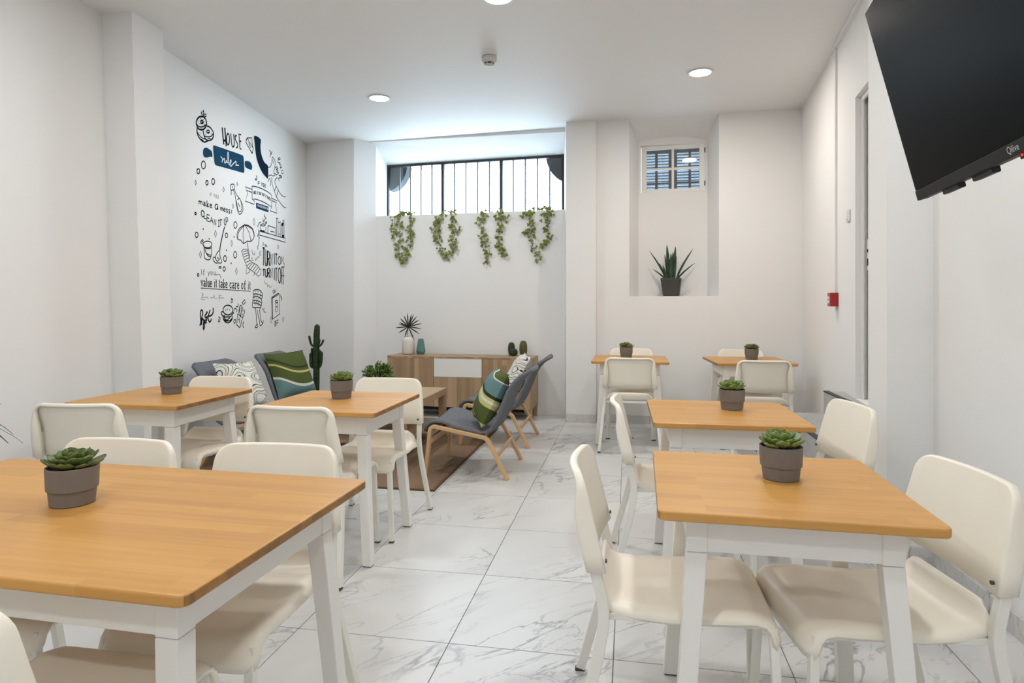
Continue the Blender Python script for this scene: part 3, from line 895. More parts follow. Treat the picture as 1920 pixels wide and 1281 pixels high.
for lb, x, y, dk in (('large dark green succulent in a taupe pot on the large foreground table', -1.420, 1.432, 0.75), ('bright green succulent in a taupe pot on the nearest right table', 0.441, 2.007, 0.05),
                     ('succulent in a taupe pot on the second right table', 0.490, 3.249, 0.1), ('succulent in a taupe pot on the back table next to the pier', -0.027, 6.033, 0.6),
                     ('succulent in a taupe pot on the back right table', 1.078, 6.037, 0.6), ('succulent in a taupe pot on the middle table', -1.527, 3.241, 0.2), ('succulent in a taupe pot on the left table beside the pier', -2.546, 3.226, 0.4)):
    make_pot(lb, (x, y, 0.74), dk)

# ------------------------------------------------------------------ lounge area
rug = thing('jute_rug', 'brown woven rug under the coffee table and lounge chairs', 'rug', (-2.30, 5.16, 0))
MB().box(-1.01, 1.01, -1.05, 1.05, 0.0005, 0.008).build('woven_field', M['rug'], rug, bevel=0.002, seg=1)
bd = MB()
bd.box(-1.03, -1.01, -1.07, 1.07, 0.0005, 0.009); bd.box(1.01, 1.03, -1.07, 1.07, 0.0005, 0.009)
bd.box(-1.01, 1.01, -1.07, -1.05, 0.0005, 0.009); bd.box(-1.01, 1.01, 1.05, 1.07, 0.0005, 0.009)
bd.build('bound_edge', M['rug_edge'], rug)

def make_lounge():
    """faces +x locally; rear feet at x = -0.30, front feet at x = +0.30"""
    t = thing('lounge_chair', '', 'lounge chair', (0, 0, 0), 0, 'grey lounge chairs with bent wooden frames')
    prof = [(0.318, 0.312), (0.310, 0.350), (0.283, 0.383), (0.235, 0.396), (0.17, 0.388), (0.082, 0.356), (-0.02, 0.335), (-0.10, 0.322), (-0.145, 0.326), (-0.175, 0.348), (-0.205, 0.400), (-0.228, 0.452), (-0.262, 0.535), (-0.294, 0.615), (-0.335, 0.680), (-0.378, 0.724), (-0.420, 0.752), (-0.447, 0.766)]
    rows = []
    for i, (x, z) in enumerate(prof):
        hw = 0.280
        if i >= 9: hw = 0.285 - 0.022 * (i - 9) / 8
        if i >= 15: hw -= (0.008, 0.024, 0.060)[i - 15]
        if i == 0: hw -= 0.02
        row = []
        for k in range(13):
            u = -1 + 2 * k / 12
            bow = 0.020 * (1 - u * u)
            nx, nz = (0.0, -1.0) if i < 9 else (-0.9, -0.35)
            row.append((x + nx * bow, u * hw, z + nz * bow))
        rows.append(row)
    MB().grid(rows).build('seat_shell', M['fabric'], t, smooth=True, solid=0.022)
    for s in (-1, 1):
        y = s * 0.285
        p = fillet([(0.300, y + s * 0.012, 0.009), (0.268, y, 0.362), (-0.150, y, 0.288), (-0.300, y + s * 0.012, 0.001)], 0.038, 5)
        MB().sweep(p, 0.021, 0.013, side=(0, 1, 0)).build('side_frame', M['birch'], t, bevel=0.004)
    MB().sweep([(-0.222, -0.27, 0.165), (-0.222, 0.27, 0.165)], 0.008, 0.032, side=(1, 0, 0.4)).build('rear_stretcher', M['birch'], t, bevel=0.003)
    MB().sweep([(0.272, -0.27, 0.255), (0.272, 0.27, 0.255)], 0.010, 0.022, side=(1, 0, 0)).build('front_stretcher', M['birch'], t, bevel=0.003)
    MB().sweep([(-0.10, -0.27, 0.288), (-0.10, 0.27, 0.288)], 0.020, 0.008, side=(1, 0, 0)).build('seat_support', M['birch'], t, bevel=0.002)
    MB().sweep([(0.19, -0.27, 0.345), (0.19, 0.27, 0.345)], 0.020, 0.008, side=(1, 0, 0)).build('seat_support', M['birch'], t, bevel=0.002)
    return t
gL = 'grey lounge chairs with bent wooden frames'
lc = make_lounge()
lc.location = (-1.145, 4.745, 0.0); lc.rotation_euler = (0, 0, PI)
lc['label'] = 'grey lounge chair with its back to the aisle, the nearer one, holding the green cushion'
dup(lc, (-1.150, 5.735, 0.0), PI, 'grey lounge chair before the right end of the sideboard, its back to the aisle', gL)
dup(lc, (-2.890, 4.660, 0.0085), 0, 'grey lounge chair by the painted wall, half hidden behind the left table', gL)
dup(lc, (-2.900, 5.520, 0.0085), 0, 'grey lounge chair by the painted wall, next to the tall cactus', gL)

def make_cushion(name, label, material, loc, up, nrm, roll, size=0.42):
    """local X across, Y up the back, Z out of the cushion"""
    n = 18
    m = MB()
    for sgn in (1, -1):
        rows = []
        for i in range(n + 1):
            row = []
            for k in range(n + 1):
                u, v = -1 + 2 * k / n, -1 + 2 * i / n
                px = u * size / 2 * (1 - 0.07 * (1 - v * v))
                py = v * size / 2 * (1 - 0.07 * (1 - u * u))
                h = 0.075 * (max(0.0, (1 - u ** 4) * (1 - v ** 4))) ** 0.62
                row.append((px, py, sgn * (h + 0.002)))
            rows.append(row if sgn > 0 else row[::-1])
        m.grid(rows)
    # piping seam around the edge
    t = thing(name, label, 'cushion', (0, 0, 0), 0, 'printed throw cushions')
    Y = Vector(up).normalized(); Z = Vector(nrm).normalized()
    Z = (Z - Y * Z.dot(Y)).normalized()
    X = Y.cross(Z)
    R = Matrix((X, Y, Z)).transposed()
    t.matrix_world = Matrix.Translation(Vector(loc)) @ R.to_4x4() @ Matrix.Rotation(roll, 4, 'Z')
    cv = m.build('cover', material, t, smooth=True)
    ed = []
    for a, b in (((-1, -1), (1, -1)), ((1, -1), (1, 1)), ((1, 1), (-1, 1)), ((-1, 1), (-1, -1))):
        for k in range(8):
            u = a[0] + (b[0] - a[0]) * k / 8; v = a[1] + (b[1] - a[1]) * k / 8
            ed.append((u * size / 2 * (1 - 0.07 * (1 - v * v)), v * size / 2 * (1 - 0.07 * (1 - u * u)), 0))
    MB().sweep(ed + [ed[0]], 0.004, 0.004, side=(0, 0, 1), n=6, caps=False).build('piping', material, t, smooth=True)
    return t
make_cushion('throw_cushion', 'green, yellow and teal striped cushion on the nearer lounge chair by the aisle', M['cushion_stripes'], (-1.015, 4.67, 0.553), (0.47, 0.06, 0.88), (-0.84, -0.32, 0.45), math.radians(6))
make_cushion('throw_cushion', 'white swirl print cushion on the lounge chair before the sideboard', M['cushion_white'], (-0.995, 5.70, 0.590), (0.48, 0.0, 0.88), (-0.86, -0.25, 0.47), math.radians(8))
make_cushion('throw_cushion', 'white swirl print cushion on the lounge chair behind the left table', M['cushion_white'], (-3.070, 4.70, 0.575), (-0.48, 0.0, 0.88), (0.88, -0.10, 0.47), math.radians(-6), 0.43)
make_cushion('throw_cushion', 'green and teal banded cushion on the lounge chair next to the tall cactus', M['cushion_green'], (-3.085, 5.49, 0.585), (-0.46, 0.0, 0.88), (0.86, -0.30, 0.45), math.radians(-8), 0.45)

# coffee table
ct = thing('coffee_table', 'low oak coffee table with a shelf standing on the rug', 'coffee table', (-2.07, 5.225, 0.0085))
MB().box(-0.39, 0.39, -0.57, 0.57, 0.385, 0.445).build('tabletop', M['oak_y'], ct, bevel=0.003)
for sx in (-1, 1):
    for s in (-1, 1):
        x, y = sx * 0.358, s * 0.538
        MB().box(x - 0.030, x + 0.030, y - 0.030, y + 0.030, 0.0, 0.385).build('leg', M['oak'], ct, bevel=0.003)
MB().box(-0.352, 0.352, -0.53, 0.53, 0.145, 0.165).build('shelf', M['oak_y'], ct, bevel=0.002)

# leafy bush on the coffee table
bu = thing('potted_bush', 'round leafy green bush in a pot on the coffee table', 'plant', (-2.15, 5.30, 0.4545))
MB().lathe([(0.055, 0.0), (0.062, 0.004), (0.075, 0.105), (0.071, 0.108), (0.068, 0.095)], 28).build('pot', M['white_vase'], bu, smooth=True)
MB().lathe([(0.0685, 0.09), (0.0685, 0.097), (0.001, 0.10)], 20).build('soil', M['soil'], bu)
rnd = random.Random(3)
bl = MB()
sm = MB()
for k in range(70):
    a = rnd.uniform(0, 2 * PI); e = math.asin(rnd.uniform(-0.1, 1.0))
    d = Vector((math.cos(a) * math.cos(e), math.sin(a) * math.cos(e), math.sin(e)))
    tip = Vector((0, 0, 0.145)) + Vector((d.x * 0.145, d.y * 0.145, d.z * 0.125)) * rnd.uniform(0.75, 1.08)
    sm.sweep([(0, 0, 0.095), tuple(Vector((0, 0, 0.12)).lerp(tip, 0.55)), tuple(tip)], 0.0014, 0.0014, n=4)
    for q in range(40):
        p = Vector((0, 0, 0.13)).lerp(tip, rnd.uniform(0.55, 1.03))
        ld = (d + Vector((rnd.uniform(-1, 1), rnd.uniform(-1, 1), rnd.uniform(-0.6, 1))) * 1.6).normalized()
        sd_ = ld.cross(Vector((rnd.uniform(-1, 1), rnd.uniform(-1, 1), 1))).normalized() * rnd.uniform(0.005, 0.0075)
        L_ = rnd.uniform(0.013, 0.023)
        bl.add([p, p + ld * L_ * 0.5 + sd_, p + ld * L_, p + ld * L_ * 0.5 - sd_], [(0, 1, 2, 3)])
sm.build('stems', M['stem'], bu)['kind'] = 'stuff'
bl.build('foliage', M['bush'], bu)['kind'] = 'stuff'

# sideboard
sb = thing('sideboard', 'long striped oak sideboard with one white drawer against the back wall', 'sideboard', (-1.81, 6.87, 0), math.radians(-2))
SBW, SBD = 1.625, 0.36
ztop, zbot = 0.662, 0.118
hw = SBW / 2
bodym = MB()
bodym.box(-hw, hw, -SBD / 2, SBD / 2, ztop - 0.020, ztop)
bodym.box(-hw, hw, -SBD / 2 + 0.02, SBD / 2, zbot, zbot + 0.018)
bodym.box(-hw, -hw + 0.018, -SBD / 2 + 0.018, SBD / 2, zbot, ztop - 0.020); bodym.box(hw - 0.018, hw, -SBD / 2 + 0.018, SBD / 2, zbot, ztop - 0.020)
bodym.box(-hw + 0.018, hw - 0.018, SBD / 2 - 0.01, SBD / 2, zbot, ztop - 0.02)
bodym.build('carcass', M['oak'], sb)
fy = -SBD / 2
for a, b, z0, z1, m_, nm in ((-hw, -0.275, zbot, ztop - 0.022, 'oak', 'door'), (-0.272, 0.268, 0.442, ztop - 0.022, 'drawer_white', 'drawer'),
                             (-0.272, 0.268, zbot, 0.438, 'oak', 'drawer'), (0.271, hw, zbot, ztop - 0.022, 'oak', 'door')):
    MB().box(a + 0.001, b - 0.001, fy, fy + 0.017, z0, z1).build(nm, M[m_], sb, bevel=0.0015, seg=1)
for sx in (-1, 1):
    for s in (-1, 1):
        MB().box(sx * (hw - 0.022) - 0.02, sx * (hw - 0.022) + 0.02, s * (SBD / 2 - 0.024) - 0.02, s * (SBD / 2 - 0.024) + 0.02, 0, zbot).build('leg', M['oak'], sb, bevel=0.002)
MB().box(-hw + 0.05, hw - 0.05, -0.02, 0.0, 0.06, zbot).build('support_rail', M['black'], sb)

SBZ = ztop
wv = thing('white_vase', 'white ceramic bottle vase with a dried fan leaf on the sideboard', 'vase', (-2.458, 6.93, SBZ))
MB().lathe([(0.050, 0.0), (0.062, 0.006), (0.070, 0.020), (0.071, 0.150), (0.066, 0.172), (0.052, 0.186), (0.036, 0.192), (0.034, 0.196), (0.030, 0.196), (0.030, 0.15)], 36).build('bottle', M['white_vase'], wv, smooth=True)
fl_ = thing('fan_palm_leaf', 'dark dried fan palm leaf standing in the white vase', 'leaf', (-2.455, 6.93, SBZ + 0.16))
MB().sweep([(0.0, 0.0, 0.0), (-0.012, -0.004, 0.07), (0.0, -0.008, 0.145)], 0.003, 0.003, n=8).build('stalk', M['fan'], fl_)
hub = Vector((0.0, -0.008, 0.148))
angs = [(-112, .115), (-62, .150), (-152, .125), (-25, .155), (-3, .160), (180, .155), (160, .128), (150, .130), (132, .150), (108, .152), (91, .172), (74, .168), (66, .170), (52, .170), (36, .160), (18, .168)]
for a, L_ in angs:
    r = math.radians(a)
    d = Vector((math.cos(r), 0.10 * math.sin(3 * r), math.sin(r)))
    pts = [hub + d * L_ * t + Vector((0, -0.010 * t, -0.012 * t * t)) for t in (0, 0.3, 0.7, 1.0)]
    MB().sweep([tuple(p) for p in pts], [0.003, 0.0062, 0.0066, 0.0010], [0.0012, 0.0016, 0.0014, 0.0006], side=(-d.z, 0, d.x)).build('leaf_blade', M['fan'], fl_)
tv_ = thing('teal_vase', 'faceted teal ceramic vase on the sideboard beside the white vase', 'vase', (-2.310, 6.93, SBZ))
MB().lathe([(0.034, 0.0), (0.040, 0.004), (0.054, 0.038), (0.053, 0.046), (0.030, 0.172), (0.028, 0.176), (0.024, 0.174), (0.024, 0.12)], 10).build('faceted_body', M['teal_vase'], tv_)
def ball_cactus(name, label, loc, rad, hgt, material, lobes=14, par=None):
    t = par or thing(name, label, 'cactus', loc)
    prof = [(0.001 + rad * math.sin(PI * max(0.12, k / 14)) ** 0.55 * (1 if k < 14 else 0.02), hgt * (0.5 - 0.5 * math.cos(PI * k / 14))) for k in range(15)]
    b = MB().lathe(prof, 56, lobes=lobes, depth=0.14)
    return t, b
t, b = ball_cactus('twin_ball_cactus', 'pair of small dark round cacti on the right end of the sideboard', (-1.250, 6.93, SBZ), 0.046, 0.078, M['ball_cactus'])
b.build('front_ball', M['ball_cactus'], t, smooth=True)
_, b = ball_cactus('', '', None, 0.038, 0.145, M['ball_cactus'], 12, t)
o = b.build('tall_ball', M['ball_cactus'], t, smooth=True); o.location = (-0.030, 0.045, 0)
t, b = ball_cactus('ribbed_cactus', 'olive ribbed upright cactus on the right end of the sideboard', (-1.140, 6.93, SBZ), 0.043, 0.168, M['tan_cactus'], 13)
b.build('ribbed_body', M['tan_cactus'], t, smooth=True)

# tall cactus in the corner
tc_ = thing('tall_cactus', 'tall dark branching cactus in a pot in the back left corner', 'cactus', (-3.42, 6.62, 0))
MB().lathe([(0.10, 0.0), (0.11, 0.004), (0.135, 0.20), (0.128, 0.204), (0.124, 0.18)], 32).build('pot', M['dark_pot'], tc_, smooth=True)
MB().lathe([(0.1245, 0.17), (0.1245, 0.183), (0.001, 0.186)], 24).build('soil', M['soil'], tc_)
def ribbed(path, r):
    n = len(path)
    rr = [r * 0.85] + [r] * (n - 3) + [r * 0.85, r * 0.25]
    m = MB()
    P = [Vector(p) for p in path]
    k_ = 20
    rings = []
    for i, p in enumerate(P):
        tg = (P[min(i + 1, n - 1)] - P[max(i - 1, 0)]).normalized()
        s_ = Vector((0, 1, 0)); s_ = (s_ - tg * s_.dot(tg)).normalized(); u_ = tg.cross(s_)
        rings += [p + (s_ * math.cos(2 * PI * k / k_) + u_ * math.sin(2 * PI * k / k_)) * rr[i] * (1.0 if k % 4 else 1.22) * (0.84 if k % 4 == 2 else 1) for k in range(k_)]
    fs = [(i * k_ + k, i * k_ + (k + 1) % k_, (i + 1) * k_ + (k + 1) % k_, (i + 1) * k_ + k) for i in range(n - 1) for k in range(k_)]
    fs += [tuple(range(k_ - 1, -1, -1)), tuple((n - 1) * k_ + k for k in range(k_))]
    return m.add(rings, fs)
ribbed([(0, 0, 0.175), (0, 0, 0.35), (0.002, 0, 0.55), (0.0, 0, 0.75), (0.004, 0, 0.90), (0.010, 0, 0.985), (0.010, 0, 1.005)], 0.030).build('trunk', M['cactus'], tc_, smooth=True)
for pts, r in (([(0, 0, 0.76), (-0.045, -0.01, 0.765), (-0.063, -0.01, 0.80), (-0.078, -0.01, 0.865), (-0.080, -0.01, 0.880)], 0.011),
               ([(0, 0, 0.765), (0.045, -0.01, 0.762), (0.072, -0.01, 0.79), (0.088, -0.01, 0.825), (0.090, -0.01, 0.840)], 0.010),
               ([(0, -0.01, 0.77), (0.030, -0.02, 0.775), (0.045, -0.02, 0.80), (0.050, -0.02, 0.83), (0.050, -0.02, 0.842)], 0.010),
               ([(0, 0, 0.52), (-0.045, 0.0, 0.525), (-0.052, 0.0, 0.60), (-0.050, 0.0, 0.72), (-0.050, 0.0, 0.745)], 0.013),
               ([(0, 0.01, 0.52), (-0.062, 0.01, 0.522), (-0.075, 0.01, 0.57), (-0.075, 0.01, 0.66), (-0.076, 0.01, 0.685)], 0.012),
               ([(0, 0, 0.52), (0.045, 0.0, 0.528), (0.052, 0.0, 0.60), (0.046, 0.0, 0.70), (0.045, 0.0, 0.722)], 0.012),
               ([(0, -0.01, 0.525), (0.058, -0.01, 0.54), (0.068, -0.01, 0.60), (0.072, -0.01, 0.68), (0.073, -0.01, 0.705)], 0.011)):
    ribbed([tuple(v) for v in fillet(pts, 0.03, 3)], r).build('arm', M['cactus'], tc_, smooth=True)

# snake plant in the niche
sp = thing('snake_plant', 'spiky dark green snake plant in a charcoal pot standing in the wall niche', 'plant', (0.432, 6.90, 1.313), math.radians(-8))
def sqpot(z): return 0.078 + 0.022 * z / 0.185
pm = MB()
q0, q1 = sqpot(0), sqpot(0.185)
pm.hexa([(-q0, -q0), (q0, -q0), (q0, q0), (-q0, q0)], 0, 0.170, [(-q1, -q1), (q1, -q1), (q1, q1), (-q1, q1)])
pm.build('pot', M['dark_pot'], sp, bevel=0.012, seg=3)
rim = MB()
for a, b, c_, d in ((-q1, q1, -q1, -q1 + 0.008), (-q1, q1, q1 - 0.008, q1), (-q1, -q1 + 0.008, -q1, q1), (q1 - 0.008, q1, -q1, q1)):
    rim.box(a, b, c_, d, 0.160, 0.188)
rim.build('rim', M['dark_pot'], sp, bevel=0.002)
for x, y, tx, ty, h, w_ in ((-0.02, 0, -0.045, 0.0, 0.38, 0.020), (0.02, 0.01, 0.045, 0.0, 0.36, 0.020), (0.0, -0.02, 0.0, -0.02, 0.29, 0.018), (-0.03, 0.02, -0.07, 0.03, 0.28, 0.014), (0.03, -0.02, 0.055, -0.02, 0.26, 0.014),
                            (-0.05, 0, -0.225, 0.0, 0.32, 0.009), (-0.045, -0.02, -0.185, -0.03, 0.125, 0.008), (0.05, 0.0, 0.225, 0.0, 0.335, 0.011), (0.055, -0.02, 0.245, -0.02, 0.185, 0.008), (-0.05, 0.02, -0.125, 0.02, 0.19, 0.011), (-0.04, -0.03, -0.085, -0.04, 0.17, 0.011), (0.01, 0.03, 0.015, 0.05, 0.31, 0.016)):
    pts = []
    for t in (0, 0.25, 0.5, 0.75, 0.92, 1.0):
        pts.append((x + (tx - x) * t ** 1.35, y + (ty - y) * t, 0.16 + h * t))
    ww = [w_ * q for q in (0.75, 1.0, 1.0, 0.72, 0.35, 0.06)]
    MB().sweep(pts, ww, [0.003, 0.003, 0.0026, 0.002, 0.0016, 0.001], side=(1, random.uniform(-0.5, 0.5), 0)).build('leaf', M['snake'], sp, bevel=0.0008, seg=1)

# ------------------------------------------------------------------ ivy garlands on the sill
def sfront(x): return 7.207 + (x + 3.05) * (7.048 - 7.207) / (3.05 - 0.62)
def ivy_leaf(m, p, d, nrm, s):
    d = Vector(d).normalized()
    nrm = Vector(nrm); nrm = (nrm - d * nrm.dot(d)).normalized()
    r = d.cross(nrm)
    o = [(0, 0), (0.38, -0.10), (0.52, 0.18), (0.25, 0.32), (0.30, 0.62), (0.10, 0.62), (0, 1.0), (-0.10, 0.62), (-0.30, 0.62), (-0.25, 0.32), (-0.52, 0.18), (-0.38, -0.10)]
    vs = [p + r * a * s + d * b * s + nrm * (-0.15 * s * abs(a)) for a, b in o]
    m.add(vs, [(0, 1, 2, 3), (0, 3, 9, 10), (0, 10, 11), (3, 4, 5, 9), (5, 6, 7), (9, 5, 7, 8)])
def garland(label, strands, seed):
    """strands: lists of (x, drop) below the sill edge; starts lie on the sill"""
    rnd = random.Random(seed)
    x0 = strands[0][0][0]
    t = thing('ivy_garland', label, 'ivy', (x0, sfront(x0) + 0.1, 2.27), 0, 'ivy garlands hanging over the window sill')
    inv = Vector(t.location)
    st_ = MB(); g = MB(); pale = MB()
    for path in strands:
        pts = []
        for k, (x, dz) in enumerate(path):
            y = sfront(x) - 0.016 if dz < 0.01 else sfront(x) + 0.06
            pts.append(Vector((x, y, 2.27 + (dz if dz < 0.01 else 0.03))) - inv)
        P = []
        for i in range(len(pts) - 1):
            for k in range(6):
                q = pts[i].lerp(pts[i + 1], k / 6)
                P.append(q + Vector((rnd.uniform(-1, 1) * 0.006, rnd.uniform(-0.004, 0.002), 0)))
        P.append(pts[-1])
        st_.sweep([tuple(p) for p in P], 0.0022, 0.0022, n=5)
        for p in P:
            for q in range(2 if rnd.random() < 0.75 else 1):
                off = Vector((rnd.uniform(-1, 1) * 0.042, rnd.uniform(-0.035, -0.004), rnd.uniform(-0.022, 0.022)))
                dr = Vector((rnd.uniform(-1, 1), rnd.uniform(-0.35, 0.1), rnd.uniform(-1.1, 0.35)))
                nn = Vector((rnd.uniform(-0.4, 0.4), -1, rnd.uniform(-0.1, 0.6)))
                s_ = rnd.uniform(0.028, 0.044)
                ivy_leaf(g, p + off, dr, nn, s_)
                if rnd.random() < 0.45:
                    ivy_leaf(pale, p + off + Vector((0, 0.002, 0)), dr, nn, s_ * 1.16)
    st_.build('vine', M['stem'], t)
    g.build('leaves', M['ivy'], t)['kind'] = 'stuff'
    pale.build('leaf_margins', M['ivy_pale'], t)['kind'] = 'stuff'
def sc(pts): return pts
garland('ivy garland at the far left end of the window sill', [[(-2.50, 0.03), (-2.64, 0.03), (-2.70, -0.02), (-2.72, -0.14), (-2.72, -0.26)], [(-2.62, 0.03), (-2.65, -0.02), (-2.65, -0.28), (-2.66, -0.42), (-2.63, -0.52)],
         [(-2.55, 0.03), (-2.50, -0.03), (-2.53, -0.16), (-2.47, -0.24), (-2.54, -0.36), (-2.57, -0.46), (-2.60, -0.54)]], 1)
garland('ivy garland shaped like a V, second from the left on the sill', [[(-2.02, 0.03), (-2.16, -0.02), (-2.17, -0.20), (-2.18, -0.30), (-2.12, -0.42), (-2.08, -0.50)],
         [(-2.00, 0.03), (-1.98, -0.04), (-2.00, -0.14), (-1.95, -0.18), (-2.00, -0.32), (-1.97, -0.40), (-2.06, -0.50)], [(-2.15, -0.08), (-2.22, -0.12), (-2.20, -0.30)]], 2)
garland('ivy garland of two loose strands, third from the left on the sill', [[(-1.58, 0.03), (-1.63, -0.03), (-1.67, -0.10), (-1.63, -0.24), (-1.60, -0.36), (-1.55, -0.46), (-1.60, -0.58)],
         [(-1.42, 0.03), (-1.45, -0.04), (-1.41, -0.14), (-1.44, -0.24), (-1.45, -0.36), (-1.42, -0.44), (-1.37, -0.49)], [(-1.42, -0.05), (-1.36, -0.06)]], 3)
garland('ivy garland at the right end of the window sill beside the pier', [[(-1.02, 0.03), (-1.10, -0.03), (-1.07, -0.16), (-1.08, -0.28), (-1.05, -0.40), (-0.99, -0.56)],
         [(-0.93, 0.03), (-0.92, -0.05), (-0.90, -0.16), (-0.87, -0.28), (-0.93, -0.38), (-0.98, -0.40)], [(-1.10, -0.04), (-1.15, -0.05)], [(-1.09, -0.22), (-1.16, -0.26)], [(-0.94, 0.03), (-0.86, 0.02), (-0.85, -0.06)]], 4)

# ------------------------------------------------------------------ television on the right wall
tv = thing('television', 'large black television tilted down on a bracket on the right wall', 'television', (0, 0, 0))
BL = Vector((0.9395, 2.3267, 1.595)); phi, tau = math.radians(6), math.radians(14)
nrm = Vector((-math.cos(phi), math.sin(phi), 0)); u = Vector((-math.sin(phi), -math.cos(phi), 0))
up = Vector((0, 0, math.cos(tau))) + nrm * math.sin(tau)
out = u.cross(up)
if out.dot(nrm) < 0: out = -out
R = Matrix((u, up, -out)).transposed()                   # local x right along the screen, y up, z back
tv.matrix_world = Matrix.Translation(BL) @ R.to_4x4()
TW, TH = 1.20, 0.66
MB().box(0, TW, 0, TH, 0.004, 0.030).build('casing', M['tv_black'], tv, bevel=0.003)
MB().box(0.006, TW - 0.006, 0.034, TH - 0.006, -0.001, 0.006).build('screen', M['tv_screen'], tv)
MB().box(0.0, TW, 0.0, 0.033, -0.002, 0.008).build('bottom_bezel', M['tv_trim'], tv, bevel=0.002)
MB().box(0.18, TW - 0.18, 0.06, 0.42, 0.030, 0.062).build('rear_housing', M['tv_black'], tv, bevel=0.008)
for x in (0.19, 0.41):
    MB().box(x, x + 0.125, -0.014, 0.004, 0.008, 0.028).build('stand_socket', M['black'], tv, bevel=0.003)
MB().box(0.70, 0.75, -0.012, 0.003, 0.0, 0.02).build('sensor_bar', M['tv_trim'], tv)
MB().box(0.712, 0.717, -0.006, -0.001, -0.003, 0.001).build('standby_light', M['led'], tv)
MB().box(TW * 0.5 - 0.20, TW * 0.5 - 0.16, 0.10, 0.56, 0.062, 0.080).build('mount_rail', M['black'], tv)
MB().box(TW * 0.5 + 0.16, TW * 0.5 + 0.20, 0.10, 0.56, 0.062, 0.080).build('mount_rail', M['black'], tv)
a_ = tv.matrix_world.inverted()
p0 = Vector((TW * 0.5, 0.33, 0.07)); wpt = tv.matrix_world @ p0
pw = a_ @ Vector((1.462, wpt.y + 0.03, wpt.z)); pm_ = a_ @ Vector((1.22, wpt.y - 0.22, wpt.z))
MB().sweep([tuple(p0), tuple(pm_), tuple(pw)], 0.018, 0.03, side=(0, 0, 1)).build('mount_arm', M['black'], tv)
MB().box(TW * 0.5 - 0.22, TW * 0.5 + 0.22, 0.30, 0.36, 0.066, 0.084).build('mount_plate', M['black'], tv)
tc2 = bpy.data.curves.new('logo', 'FONT'); tc2.body = 'Qilive'; tc2.size = 0.024; tc2.align_x = 'CENTER'
to = bpy.data.objects.new('logo_tmp', tc2); C.objects.link(to)
bpy.context.view_layer.update()
me = bpy.data.meshes.new_from_object(to.evaluated_get(bpy.context.evaluated_depsgraph_get()))
bpy.data.objects.remove(to)
me.materials.clear(); me.materials.append(M['logo'])
lo = bpy.data.objects.new('brand_lettering', me); C.objects.link(lo); lo.parent = tv
lo.location = (0.685, 0.010, -0.0027); lo.rotation_euler = (0, 0, 0)

# ------------------------------------------------------------------ palm at the left edge of the picture
pp = thing('potted_palm', 'palm with thin pointed leaves, only its tips showing at the left edge', 'plant', (-2.99, 2.15, 0))
MB().lathe([(0.11, 0.0), (0.125, 0.005), (0.155, 0.27), (0.148, 0.275), (0.142, 0.24)], 32).build('pot', M['dark_pot'], pp, smooth=True)
MB().lathe([(0.143, 0.23), (0.143, 0.243), (0.001, 0.248)], 24).build('soil', M['soil'], pp)
MB().sweep([(0, 0, 0.24), (0.01, 0, 0.5), (0, 0.01, 0.78)], 0.014, 0.014, n=10).build('trunk', M['stem'], pp, smooth=True)
rnd = random.Random(11)
for k in range(34):
    a = 2 * PI * k / 34 * 5.3
    L_ = rnd.uniform(0.30, 0.44)
    rise = rnd.uniform(-0.05, 0.9)
    d = Vector((math.cos(a), math.sin(a), 0))
    if d.x < -0.3: L_ = min(L_, 0.22 / -d.x * 0.9)
    pts = [Vector((0, 0, 0.76 + 0.002 * k)) + d * L_ * t + Vector((0, 0, L_ * (rise * t - 0.75 * t * t))) for t in (0, 0.25, 0.5, 0.75, 0.92, 1.0)]
    MB().sweep([tuple(p) for p in pts], [0.004, 0.008, 0.009, 0.006, 0.003, 0.0008], [0.0008] * 6, side=(-d.y, d.x, 0)).build('leaf', M['fan'] if k % 3 else M['snake'], pp)
